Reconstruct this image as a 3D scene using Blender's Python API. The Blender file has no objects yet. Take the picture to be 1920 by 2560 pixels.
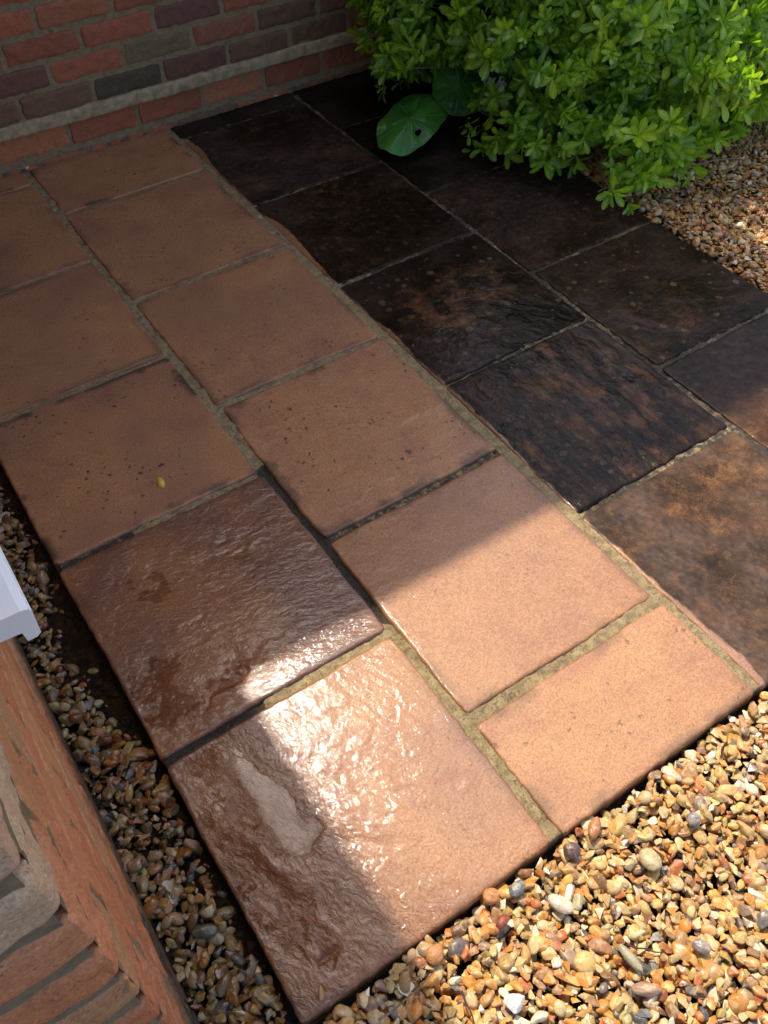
import bpy, bmesh, math, random
import numpy as np
from mathutils import Vector, Matrix, Euler

# ------------------------------------------------------------------ camera
SC = bpy.context.scene
COL = SC.collection
CAM_LOC = (-0.03714, -0.26164, 1.39477)
CAM_ROT = (0.696724, 0.002282, -0.591273)
F_PX = 2205.27                      # focal length in pixels of the 1920x2560 picture
cd = bpy.data.cameras.new('camera')
cam = bpy.data.objects.new('camera', cd)
COL.objects.link(cam)
cam.location = CAM_LOC
cam.rotation_euler = CAM_ROT
cd.sensor_fit = 'VERTICAL'
cd.sensor_height = 32.0
cd.sensor_width = 24.0
cd.lens = F_PX / 2560 * 32.0
cd.clip_start = 0.02
cd.clip_end = 300
SC.camera = cam

# ------------------------------------------------------------------ light
SUN_T = Vector((0.075, 0.53, 1.0)).normalized()       # direction towards the sun
sun_el = math.asin(SUN_T.z)
sun_az = math.atan2(SUN_T.x, SUN_T.y)                 # clockwise from +Y
w = bpy.data.worlds.new('World')
SC.world = w
w.use_nodes = True
wn = w.node_tree.nodes
bg = wn['Background']
sky = wn.new('ShaderNodeTexSky')
sky.sky_type = 'NISHITA'
sky.sun_disc = False
sky.sun_elevation = sun_el
sky.sun_rotation = sun_az
sky.air_density = 0.65
sky.dust_density = 2.6
sky.ozone_density = 0.3
w.node_tree.links.new(sky.outputs[0], bg.inputs[0])
bg.inputs[1].default_value = 0.15
sd = bpy.data.lights.new('sun', 'SUN')
sd.energy = 2.1
sd.angle = math.radians(0.55)
sd.color = (1.0, 0.92, 0.78)
so = bpy.data.objects.new('sun', sd)
COL.objects.link(so)
so.rotation_euler = SUN_T.to_track_quat('Z', 'Y').to_euler()
SC.view_settings.view_transform = 'Standard'
SC.view_settings.look = 'None'
SC.view_settings.gamma = 1
SC.view_settings.exposure = 1.36
SC.cycles.max_bounces = 8
SC.cycles.transparent_max_bounces = 16

RNG = np.random.default_rng(7)
random.seed(7)

# ------------------------------------------------------------------ numpy noise
def _hash(*ix):
    h = np.zeros(ix[0].shape, np.uint32)
    for k, i in enumerate(ix):
        h = (h ^ (i.astype(np.int64) & 0xffffffff).astype(np.uint32)) * np.uint32(2654435761)
        h ^= h >> np.uint32(15)
        h = h * np.uint32(2246822519 + 2 * k)
        h ^= h >> np.uint32(13)
    return (h & np.uint32(0xffffff)).astype(np.float64) / 0xffffff

def vnoise(x, y, s=0):
    x0 = np.floor(x); y0 = np.floor(y)
    fx = x - x0; fy = y - y0
    fx = fx * fx * fx * (fx * (fx * 6 - 15) + 10); fy = fy * fy * fy * (fy * (fy * 6 - 15) + 10)
    sa = np.full(x.shape, s)
    a = _hash(x0, y0, sa); b = _hash(x0 + 1, y0, sa); c = _hash(x0, y0 + 1, sa); d = _hash(x0 + 1, y0 + 1, sa)
    return (a + (b - a) * fx) * (1 - fy) + (c + (d - c) * fx) * fy

def fbm(x, y, s=0, o=4, g=.5):
    t = np.zeros(x.shape); a = 1; n = 0
    for i in range(o):
        t += a * vnoise(x + 17.3 * i, y - 9.1 * i, s + i); n += a
        x = x * 2.03; y = y * 2.03; a *= g
    return t / n

def noise3(P, s=0):
    x, y, z = P[..., 0], P[..., 1], P[..., 2]
    x0, y0, z0 = np.floor(x), np.floor(y), np.floor(z)
    f = [x - x0, y - y0, z - z0]
    f = [t * t * (3 - 2 * t) for t in f]
    sa = np.full(x.shape, s)
    r = 0
    for i in (0, 1):
        for j in (0, 1):
            for k in (0, 1):
                wgt = (f[0] if i else 1 - f[0]) * (f[1] if j else 1 - f[1]) * (f[2] if k else 1 - f[2])
                r = r + wgt * _hash(x0 + i, y0 + j, z0 + k, sa)
    return r

def sstep(a, b, x):
    t = np.clip((x - a) / (b - a), 0, 1)
    return t * t * (3 - 2 * t)

# ------------------------------------------------------------------ mesh helpers
def mesh_np(name, V, faces, mats, smooth=True, attrs=None, mat_idx=None):
    """faces: int array (n,3|4), or a list of such arrays"""
    if not isinstance(faces, list): faces = [faces]
    faces = [np.asarray(f) for f in faces if len(f)]
    me = bpy.data.meshes.new(name)
    V = np.asarray(V, np.float32)
    tot = np.concatenate([np.full(len(f), f.shape[1], np.int32) for f in faces])
    idx = np.concatenate([f.reshape(-1) for f in faces]).astype(np.int32)
    me.vertices.add(len(V)); me.vertices.foreach_set('co', V.reshape(-1))
    me.loops.add(len(idx)); me.loops.foreach_set('vertex_index', idx)
    me.polygons.add(len(tot))
    st = np.concatenate([[0], np.cumsum(tot)[:-1]]).astype(np.int32)
    me.polygons.foreach_set('loop_start', st)
    me.polygons.foreach_set('loop_total', tot)
    me.polygons.foreach_set('use_smooth', np.asarray(smooth, bool) if isinstance(smooth, np.ndarray) else np.full(len(tot), bool(smooth)))
    if not isinstance(mats, (list, tuple)): mats = [mats]
    for m in mats: me.materials.append(m)
    if mat_idx is not None: me.polygons.foreach_set('material_index', np.asarray(mat_idx, np.int32))
    me.update(calc_edges=True)
    for k, a in (attrs or {}).items():
        a = np.asarray(a, np.float32)
        if a.ndim == 2:
            at = me.attributes.new(k, 'FLOAT_COLOR', 'POINT')
            c = np.ones((len(V), 4), np.float32); c[:, :3] = a[:, :3]
            at.data.foreach_set('color', c.reshape(-1))
        else:
            at = me.attributes.new(k, 'FLOAT', 'POINT')
            at.data.foreach_set('value', a)
    me.validate()
    return me

def link(name, me, parent=None, loc=(0, 0, 0), rot=(0, 0, 0)):
    o = bpy.data.objects.new(name, me)
    COL.objects.link(o)
    o.location = loc; o.rotation_euler = rot
    if parent: o.parent = parent
    return o

def tag(o, label=None, cat=None, group=None, kind=None):
    if label: o['label'] = label
    if cat: o['category'] = cat
    if group: o['group'] = group
    if kind: o['kind'] = kind
    return o

class MB:
    """collects numpy pieces into one mesh"""
    def __init__(s): s.V = []; s.Q = []; s.T = []; s.n = 0; s.A = {}; s.mq = []; s.mt = []
    def add(s, V, F, mi=0, **attrs):
        F = np.asarray(F)
        (s.Q if F.shape[1] == 4 else s.T).append(F + s.n)
        (s.mq if F.shape[1] == 4 else s.mt).append(np.full(len(F), mi))
        s.V.append(V); s.n += len(V)
        for k, a in attrs.items():
            a = np.asarray(a, float)
            if a.shape == () : a = np.full(len(V), float(a))
            elif a.ndim == 1 and a.shape[0] == 3 and len(V) != 3: a = np.tile(a, (len(V), 1))
            s.A.setdefault(k, []).append(a)
    def build(s, name, mats, parent=None, smooth=True, loc=(0, 0, 0)):
        F = []; mi = []
        if s.Q: F.append(np.concatenate(s.Q)); mi.append(np.concatenate(s.mq))
        if s.T: F.append(np.concatenate(s.T)); mi.append(np.concatenate(s.mt))
        me = mesh_np(name, np.concatenate(s.V) - np.array(loc), F, mats, smooth,
                     {k: np.concatenate(a) for k, a in s.A.items()}, np.concatenate(mi))
        return link(name, me, parent, loc)

BOXF = np.array([[0, 3, 2, 1], [4, 5, 6, 7], [0, 1, 5, 4], [1, 2, 6, 5], [2, 3, 7, 6], [3, 0, 4, 7]])
def box(mb, a, b, mi=0, **k):
    x0, y0, z0 = a; x1, y1, z1 = b
    V = np.array([[x0, y0, z0], [x1, y0, z0], [x1, y1, z0], [x0, y1, z0], [x0, y0, z1], [x1, y0, z1], [x1, y1, z1], [x0, y1, z1]], float)
    mb.add(V, BOXF, mi, **k)

def tube(mb, pts, r, n=6, mi=0, **k):
    pts = np.asarray(pts, float); m = len(pts)
    r = np.broadcast_to(np.asarray(r, float), (m,))
    t = np.gradient(pts, axis=0); t /= np.linalg.norm(t, axis=1)[:, None] + 1e-9
    up = np.array([0.13, 0.31, 1.0]); a = np.cross(t, up); a /= np.linalg.norm(a, axis=1)[:, None] + 1e-9
    b = np.cross(t, a)
    th = np.arange(n) * 2 * np.pi / n
    V = pts[:, None, :] + r[:, None, None] * (np.cos(th)[None, :, None] * a[:, None, :] + np.sin(th)[None, :, None] * b[:, None, :])
    i = np.arange(m - 1)[:, None] * n; j = np.arange(n)[None, :]; j2 = (j + 1) % n
    Q = np.stack([i + j, i + j2, i + n + j2, i + n + j], -1).reshape(-1, 4)
    V = np.concatenate([V.reshape(-1, 3), pts[:1], pts[-1:]])
    mb.add(V, Q, mi, **k)

# ------------------------------------------------------------------ material helpers
class Mat:
    def __init__(s, name):
        s.m = bpy.data.materials.new(name); s.m.use_nodes = True
        s.t = s.m.node_tree; s.b = s.t.nodes['Principled BSDF']
    def n(s, typ, **kw):
        nd = s.t.nodes.new('ShaderNode' + typ)
        for k, v in kw.items():
            if k.startswith('i_'):
                key = k[2:]; key = int(key) if key.isdigit() else key.replace('_', ' ')
                s.put(v, nd.inputs[key])
            else: setattr(nd, k, v)
        return nd
    def put(s, v, sock):
        if isinstance(v, bpy.types.NodeSocket): s.t.links.new(v, sock)
        elif isinstance(v, (tuple, list)) and len(v) == 3 and sock.type == 'RGBA': sock.default_value = (*v, 1)
        else: sock.default_value = v
    def set(s, **kw):
        for k, v in kw.items(): s.put(v, s.b.inputs[k.replace('_', ' ')])
    def coord(s, which='Object', scale=(1, 1, 1), rot=(0, 0, 0), obj_random=False):
        tc = s.n('TexCoord').outputs[which]
        mp = s.n('Mapping', i_0=tc); mp.inputs['Scale'].default_value = scale; mp.inputs['Rotation'].default_value = rot
        return mp.outputs[0]
    def noise(s, vec, scale, detail=4, rough=.55, dist=0, dim='3D'):
        nd = s.n('TexNoise', i_Vector=vec, i_Scale=scale, i_Detail=detail, i_Roughness=rough, i_Distortion=dist)
        return nd.outputs[0]
    def ramp(s, fac, stops, interp='LINEAR'):
        r = s.n('ValToRGB', i_0=fac); cr = r.color_ramp; cr.interpolation = interp
        while len(cr.elements) < len(stops): cr.elements.new(.5)
        for e, (p, c) in zip(cr.elements, stops):
            e.position = p; e.color = (c, c, c, 1) if not isinstance(c, (tuple, list)) else (*c, 1)
        return r.outputs[0]
    def mix(s, f, a, b, mode='MIX'):
        nd = s.n('Mix', data_type='RGBA', blend_type=mode)
        s.put(f, nd.inputs[0]); s.put(a, nd.inputs[6]); s.put(b, nd.inputs[7])
        return nd.outputs[2]
    def math(s, op, a, b=0.0, clamp=False):
        nd = s.n('Math', operation=op, use_clamp=clamp); s.put(a, nd.inputs[0]); s.put(b, nd.inputs[1])
        return nd.outputs[0]
    def attr(s, name, out='Fac'):
        return s.n('Attribute', attribute_name=name).outputs[out]
    def bump(s, h, strength=.3, dist=.001, normal=None):
        nd = s.n('Bump', i_Height=h, i_Strength=strength, i_Distance=dist)
        if normal: s.put(normal, nd.inputs['Normal'])
        return nd.outputs[0]

def plain(name, col, rough=.5, nscale=30, var=.25, bump=.2, bdist=.001, **kw):
    m = Mat(name); c = m.coord()
    f = m.noise(c, nscale, 6)
    dark = tuple(x * (1 - var) for x in col); lite = tuple(min(1, x * (1 + var)) for x in col)
    m.set(Base_Color=m.ramp(f, [(.3, dark), (.7, lite)]), Roughness=rough, Normal=m.bump(m.noise(c, nscale * 4, 6), bump, bdist))
    m.set(**kw)
    return m.m

# clean terracotta slab: attributes wet (0..1), stain (0..1), algae (0..1), tone (colour drift)
def slab_material():
    m = Mat('riven_paving')
    c = m.n('NewGeometry').outputs['Position']
    rnd = m.n('ObjectInfo').outputs['Random']
    off = m.n('CombineXYZ', i_Z=m.math('MULTIPLY', rnd, 9.0)).outputs[0]
    p = m.n('VectorMath', operation='ADD', i_0=c, i_1=off).outputs[0]
    big = m.noise(p, 4.5, 3, .5, .6)
    mid = m.noise(p, 17, 5, .6, .5)
    fine = m.noise(p, 260, 4, .65)
    grit = m.noise(p, 900, 2, .6)
    base = m.ramp(big, [(.30, (.320, .140, .072)), (.45, (.385, .178, .077)), (.58, (.425, .205, .083)), (.72, (.355, .150, .072))])
    base = m.mix(m.ramp(mid, [(.38, 0.0), (.72, .50)]), base, (.46, .235, .098))
    base = m.mix(m.ramp(m.noise(p, 9, 4, .6, 1.0), [(.52, 0.0), (.70, .35)]), base, (.27, .105, .075))
    base = m.mix(m.math('MULTIPLY', m.attr('tone'), .7), base, (.25, .125, .085))
    base = m.mix(.42, base, m.ramp(fine, [(.34, (.16, .16, .16)), (.66, (.88, .88, .88))]), 'OVERLAY')
    # dark specks of dirt and pale grit
    wrp = m.n('VectorMath', operation='ADD', i_0=p, i_1=m.n('VectorMath', operation='SCALE', i_0=m.n('TexNoise', i_Vector=p, i_Scale=130.0, i_Detail=4.0).outputs[1], i_Scale=.020).outputs[0]).outputs[0]
    vo = m.n('TexVoronoi', i_Vector=wrp, i_Scale=88.0, i_Randomness=1.0)
    vr = m.n('SeparateColor', i_0=vo.outputs[1]).outputs[0]
    size = m.math('MULTIPLY', m.math('POWER', vr, 3.0), m.ramp(m.noise(p, 8, 4, .6), [(.38, .10), (.66, .62)]))
    spk = m.ramp(m.math('SUBTRACT', size, vo.outputs[0]), [(.0, 0.0), (.10, 1.0)])
    base = m.mix(m.math('MULTIPLY', m.math('MULTIPLY', spk, m.attr('dirt')), 1.1, True), base, (.050, .032, .020))
    vo2 = m.n('TexVoronoi', i_Vector=wrp, i_Scale=230.0, i_Randomness=1.0)
    sp2 = m.ramp(m.math('SUBTRACT', m.ramp(m.noise(p, 18, 4, .65), [(.42, .03), (.68, .42)]), vo2.outputs[0]), [(0.0, 0.0), (.12, 1.0)])
    base = m.mix(m.math('MULTIPLY', sp2, m.math('MULTIPLY', m.attr('dirt'), .60)), base, (.12, .07, .042))
    scr = m.n('Mapping', i_0=m.attr('riv', 'Vector')); scr.inputs['Scale'].default_value = (22, 240, 1)
    sc2 = m.ramp(m.noise(scr.outputs[0], 1.0, 3, .5, .8), [(.70, 0.0), (.76, .5)])
    base = m.mix(sc2, base, (.55, .36, .22))
    base = m.mix(m.math('MULTIPLY', m.attr('stain'), .85), base, (.045, .034, .022))
    # black algae film of the uncleaned slabs
    al = m.attr('algae')
    n1 = m.noise(p, 38, 8, .72, .5)
    n2 = m.noise(p, 240, 6, .75)
    worn = m.attr('worn')
    n3 = m.noise(p, 620, 5, .8)
    keep = m.math('ADD', m.math('ADD', m.math('MULTIPLY', n1, .50), m.math('MULTIPLY', n2, .60)), m.math('MULTIPLY', n3, .75))
    keep = m.math('SUBTRACT', keep, m.math('MULTIPLY', m.math('MULTIPLY', worn, m.math('ADD', .45, m.attr('hgt'))), .55))
    mask = m.ramp(keep, [(.58, 0.0), (.82, 1.0)])
    mask = m.math('MULTIPLY', mask, al)
    alg = m.ramp(m.noise(p, 30, 5), [(.3, (.0075, .0058, .0038)), (.7, (.022, .0155, .0092))])
    stone = m.ramp(m.noise(p, 22, 6, .65), [(.3, (.07, .038, .022)), (.5, (.15, .074, .036)), (.7, (.29, .14, .055))])
    alg = m.mix(m.attr('tone'), alg, m.ramp(m.noise(p, 60, 6, .7), [(.35, (.055, .040, .034)), (.65, (.17, .115, .09))]))
    dkst = m.mix(al, base, stone)
    base = m.mix(mask, dkst, alg)
    # lichen spots
    vl = m.n('TexVoronoi', i_Vector=p, i_Scale=34.0, i_Randomness=1.0)
    dis = m.math('ADD', vl.outputs[0], m.math('MULTIPLY', m.math('SUBTRACT', m.noise(p, 120, 5, .7), .5), .55))
    rad = m.math('MULTIPLY', m.n('SeparateColor', i_0=vl.outputs[1]).outputs[0], .42)
    li = m.math('LESS_THAN', dis, m.math('SUBTRACT', rad, .10))
    base = m.mix(m.math('MULTIPLY', m.math('MULTIPLY', li, m.attr('lichen')), m.ramp(m.noise(p, 300, 5, .7), [(.35, .1), (.6, .8)])), base, (.24, .175, .085))
    sk = m.n('Mapping', i_0=m.attr('riv', 'Vector')); sk.inputs['Scale'].default_value = (9, 24, 1)
    skn = m.ramp(m.noise(sk.outputs[0], 1.0, 9, .74, 1.6), [(.46, 0.0), (.62, .42)])
    base = m.mix(m.math('MULTIPLY', skn, al), base, (.020, .014, .010))
    wet = m.attr('wet')
    base = m.mix(m.math('MULTIPLY', wet, .68), base, (.38, .29, .25), 'MULTIPLY')
    rough = m.math('SUBTRACT', .50, m.math('MULTIPLY', wet, .32))
    rough = m.math('ADD', rough, m.math('MULTIPLY', m.math('SUBTRACT', m.noise(p, 60, 4), .5), .25))
    m.set(Base_Color=base, Roughness=rough, IOR=1.45, Specular_IOR_Level=m.math('SUBTRACT', .5, m.math('ADD', m.math('MULTIPLY', wet, .30), m.math('MULTIPLY', al, .40), True)))
    riv = m.attr('riv', 'Vector')
    rw = m.n('VectorMath', operation='ADD', i_0=riv, i_1=m.n('VectorMath', operation='SCALE', i_0=m.n('TexNoise', i_Vector=riv, i_Scale=35.0).outputs[1], i_Scale=.030).outputs[0]).outputs[0]
    st = m.n('Mapping', i_0=rw); st.inputs['Scale'].default_value = (44, 150, 1)
    lea = m.noise(st.outputs[0], 1.0, 4, .52, .3)
    wet2 = m.math('MULTIPLY', wet, wet)
    pitn = m.math('MULTIPLY', m.ramp(m.noise(p, 75, 3, .5), [(.30, 0.0), (.42, 1.0)]), .5)
    hs = m.math('ADD', m.noise(p, 170, 7, .72), pitn)
    b1 = m.bump(hs, .60, .0016)
    b2 = m.bump(lea, m.math('ADD', .22, m.math('MULTIPLY', wet2, .6)), .0022, b1)
    b3 = m.bump(grit, .5, .0009, b2)
    m.set(Normal=b3)
    cw = m.math('MULTIPLY', wet, m.math('SUBTRACT', 1.0, m.math('MULTIPLY', al, .55)))
    m.set(Coat_Weight=cw, Coat_Roughness=.075, Coat_IOR=1.40, Coat_Normal=m.bump(lea, m.math('ADD', .10, m.math('MULTIPLY', wet2, .62)), .0022, m.bump(m.noise(p, 150, 5, .6), .30, .0016)))
    return m.m

def mortar_material():
    m = Mat('pointing_mortar')
    p = m.n('NewGeometry').outputs['Position']
    f = m.noise(p, 55, 6, .65)
    base = m.ramp(f, [(.3, (.17, .12, .060)), (.5, (.34, .245, .115)), (.7, (.49, .365, .180))])
    base = m.mix(.4, base, m.ramp(m.noise(p, 500, 3, .6), [(.3, .2), (.7, .9)]), 'OVERLAY')
    a = m.attr('algae')
    k = m.math('ADD', m.math('MULTIPLY', m.noise(p, 90, 6, .7), .9), m.math('MULTIPLY', m.math('SUBTRACT', a, .5), .75))
    base = m.mix(m.ramp(k, [(.46, 0.0), (.58, 1.0)]), base, m.ramp(m.noise(p, 180, 6, .75), [(.35, (.010, .009, .006)), (.70, (.075, .062, .036))]))
    g = m.noise(p, 14, 3)
    base = m.mix(m.ramp(g, [(.6, 0.0), (.8, .20)]), base, (.15, .12, .055))
    gr = m.noise(p, 210, 5, .75)
    base = m.mix(m.ramp(gr, [(.52, 0.0), (.64, .85)]), base, (.09, .06, .030))
    m.set(Base_Color=base, Roughness=m.ramp(m.noise(p, 120, 4), [(.3, .22), (.7, .6)]), Normal=m.bump(m.noise(p, 260, 8, .75), 1.0, .005))
    return m.m

def brick_material(name, wet=0.0, moss=.5):
    m = Mat(name)
    p = m.n('NewGeometry').outputs['Position']
    c = m.attr('col', 'Color')
    f = m.noise(p, 45, 7, .65, .4)
    base = m.mix(m.ramp(f, [(.40, 0.0), (.78, .50)]), c, m.mix(1.0, c, (.45, .38, .36), 'MULTIPLY'))
    base = m.mix(.6, base, m.ramp(m.noise(p, 300, 8, .8), [(.35, .15), (.65, .9)]), 'OVERLAY')
    base = m.mix(m.ramp(m.noise(p, 19, 5, .7, .8), [(.56, 0.0), (.74, .5 * moss)]), base, (.36, .27, .13))
    # pits
    v = m.n('TexVoronoi', i_Vector=m.n('VectorMath', operation='ADD', i_0=p, i_1=m.n('VectorMath', operation='SCALE', i_0=m.n('TexNoise', i_Vector=p, i_Scale=60.0).outputs[1], i_Scale=.02).outputs[0]).outputs[0], i_Scale=210.0).outputs[0]
    pit = m.math('GREATER_THAN', m.math('SUBTRACT', m.ramp(m.noise(p, 28, 3), [(.45, 0.0), (.75, .36)]), v), 0.0)
    base = m.mix(m.math('MULTIPLY', pit, .55), base, (.06, .028, .018))
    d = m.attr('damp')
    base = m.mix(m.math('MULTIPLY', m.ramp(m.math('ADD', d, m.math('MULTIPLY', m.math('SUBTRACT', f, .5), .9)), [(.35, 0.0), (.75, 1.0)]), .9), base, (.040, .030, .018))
    rough = m.math('SUBTRACT', .72, wet)
    h = m.math('SUBTRACT', m.math('ADD', m.noise(p, 260, 7, .72), m.math('MULTIPLY', f, .5)), m.math('MULTIPLY', pit, .6))
    m.set(Base_Color=base, Roughness=rough, Normal=m.bump(h, 1.0, .0028))
    return m.m

def joint_material(name, a, b, moss=(.035, .038, .018), k=.5):
    m = Mat(name); p = m.n('NewGeometry').outputs['Position']
    base = m.ramp(m.noise(p, 70, 6, .7), [(.3, a), (.7, b)])
    base = m.mix(m.ramp(m.noise(p, 24, 6, .7, .5), [(.62 - .3 * k, 0.0), (.80 - .3 * k, .9)]), base, moss)
    m.set(Base_Color=base, Roughness=.85, Normal=m.bump(m.noise(p, 330, 8, .75), 1.0, .004))
    return m.m

def gravel_material(name, wet=.3, dark=1.0):
    m = Mat(name); p = m.n('NewGeometry').outputs['Position']
    c = m.attr('col', 'Color')
    f = m.noise(p, 75, 5, .6, .8)
    base = m.mix(m.ramp(f, [(.50, 0.0), (.62, .75)]), c, m.mix(.50, c, (.66, .50, .28)))
    base = m.mix(m.ramp(m.noise(p, 130, 5, .65, .6), [(.50, 0.0), (.68, .6)]), base, m.mix(1.0, c, (.66, .40, .22), 'MULTIPLY'))
    base = m.mix(.35, base, m.ramp(m.noise(p, 700, 4, .7), [(.3, .25), (.7, .85)]), 'OVERLAY')
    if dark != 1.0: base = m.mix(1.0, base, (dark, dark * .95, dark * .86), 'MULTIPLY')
    m.set(Base_Color=base, Roughness=m.ramp(m.noise(p, 60, 3), [(.35, max(.05, .42 - wet)), (.7, .72 - wet)]),
          Normal=m.bump(m.noise(p, 240, 5, .6), .35, .0012))
    return m.m

def leaf_material(name, a, b, rough=.28, trans=.42):
    m = Mat(name); p = m.n('NewGeometry').outputs['Position']
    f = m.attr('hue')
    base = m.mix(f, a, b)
    base = m.mix(m.ramp(m.noise(p, 150, 4), [(.4, 0.0), (.75, .35)]), base, tuple(x * .6 for x in a))
    base = m.mix(m.math('MULTIPLY', m.attr('rib'), .22), base, tuple(min(1, x * 1.7 + .03) for x in b))
    m.set(Base_Color=base, Roughness=rough, Normal=m.bump(m.noise(p, 300, 3), .18, .0006), IOR=1.45)
    tr = m.n('BsdfTranslucent', i_0=m.mix(1.0, base, (1.35, 1.45, .40), 'MULTIPLY'))
    mx = m.n('MixShader', i_0=trans); m.t.links.new(m.b.outputs[0], mx.inputs[1]); m.t.links.new(tr.outputs[0], mx.inputs[2])
    m.t.links.new(mx.outputs[0], m.t.nodes['Material Output'].inputs[0])
    return m.m

def film_material(name, tint, mud=.0, mudcol=(.1, .07, .05), rough=.015, ripple=.0):
    """thin water: clear film with the mirror of the sky on it"""
    m = Mat(name); p = m.n('NewGeometry').outputs['Position']
    tr = m.n('BsdfTransparent', i_0=tint)
    df = m.n('BsdfDiffuse', i_0=mudcol)
    a = m.n('MixShader', i_0=mud); m.t.links.new(tr.outputs[0], a.inputs[1]); m.t.links.new(df.outputs[0], a.inputs[2])
    gl = m.n('BsdfGlossy', i_0=(1, 1, 1), i_Roughness=rough)
    if ripple: gl.inputs['Normal'].default_value = (0, 0, 1); m.put(m.bump(m.noise(p, 18, 3), ripple, .004), gl.inputs['Normal'])
    fr = m.n('Fresnel', i_IOR=1.31)
    b = m.n('MixShader', i_0=fr.outputs[0]); m.t.links.new(a.outputs[0], b.inputs[1]); m.t.links.new(gl.outputs[0], b.inputs[2])
    m.t.links.new(b.outputs[0], m.t.nodes['Material Output'].inputs[0])
    return m.m

M_SLAB = slab_material()
M_MORTAR = mortar_material()
M_BRICK = brick_material('facing_brick', .0, .35)
M_BRICK2 = brick_material('old_orange_brick', .30, .8)
M_JOINT = joint_material('wall_mortar', (.21, .155, .075), (.38, .285, .145), k=.08)
M_JOINT2 = joint_material('mossy_mortar', (.20, .14, .07), (.36, .27, .14), (.10, .09, .035), k=.45)
M_LEDGE = plain('cement_ledge', (.37, .275, .15), .9, 45, .35, .9, .003)
M_SOIL = plain('damp_soil', (.045, .030, .019), .75, 60, .5, .8, .004)
M_GRAV = gravel_material('sunny_flint_gravel', .14)
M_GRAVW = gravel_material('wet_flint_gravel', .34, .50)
M_GRAVB = gravel_material('shaded_flint_gravel', .16, .95)
M_UPVC = plain('white_upvc', (.90, .90, .89), .25, 8, .02, .02)
M_WATER = film_material('puddle_film', (.93, .87, .82), 0.0, rough=.055)
M_MUD = film_material('muddy_water', (.40, .33, .25), .32, (.030, .024, .017), .05, .15)
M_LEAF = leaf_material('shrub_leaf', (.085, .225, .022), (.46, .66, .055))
M_BROAD = leaf_material('broad_leaf', (.030, .12, .018), (.09, .30, .035), .22, .2)
M_STEM = plain('green_brown_stem', (.10, .075, .035), .7, 80, .3)
M_TWIG = plain('dry_twig', (.20, .14, .085), .75, 200, .35)
M_DARKWOOD = plain('dark_twig', (.06, .03, .02), .7, 200, .35)
M_BARK = plain('red_bark', (.23, .05, .022), .5, 150, .35)
M_GLASS = None

# ------------------------------------------------------------------ paving slabs
Z_TOP = 0.0
RECTS = []
PUD = []                                             # puddle meshes
def rot2(x, y, deg):
    a = math.radians(deg); return x * math.cos(a) + y * math.sin(a), -x * math.sin(a) + y * math.cos(a)

def relief(X, Y, seed, ang, amp):
    u, v = rot2(X, Y, ang)
    wu = fbm(X * 9, Y * 9, seed + 50, 4) - .5
    t = fbm(u * 2.2 + wu * .8, v * 12 + wu * 2.6, seed, 6, .58) * 7.5
    fl = np.floor(t); fr = t - fl
    terr = fl + .7 * sstep(.42, .58, fr) + .3 * fr   # riven steps
    h = (terr / 7.5 - .5) * 1.7 + (fbm(u * 14, v * 55, seed + 9, 4) - .5) * .55
    return h * amp

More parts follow.
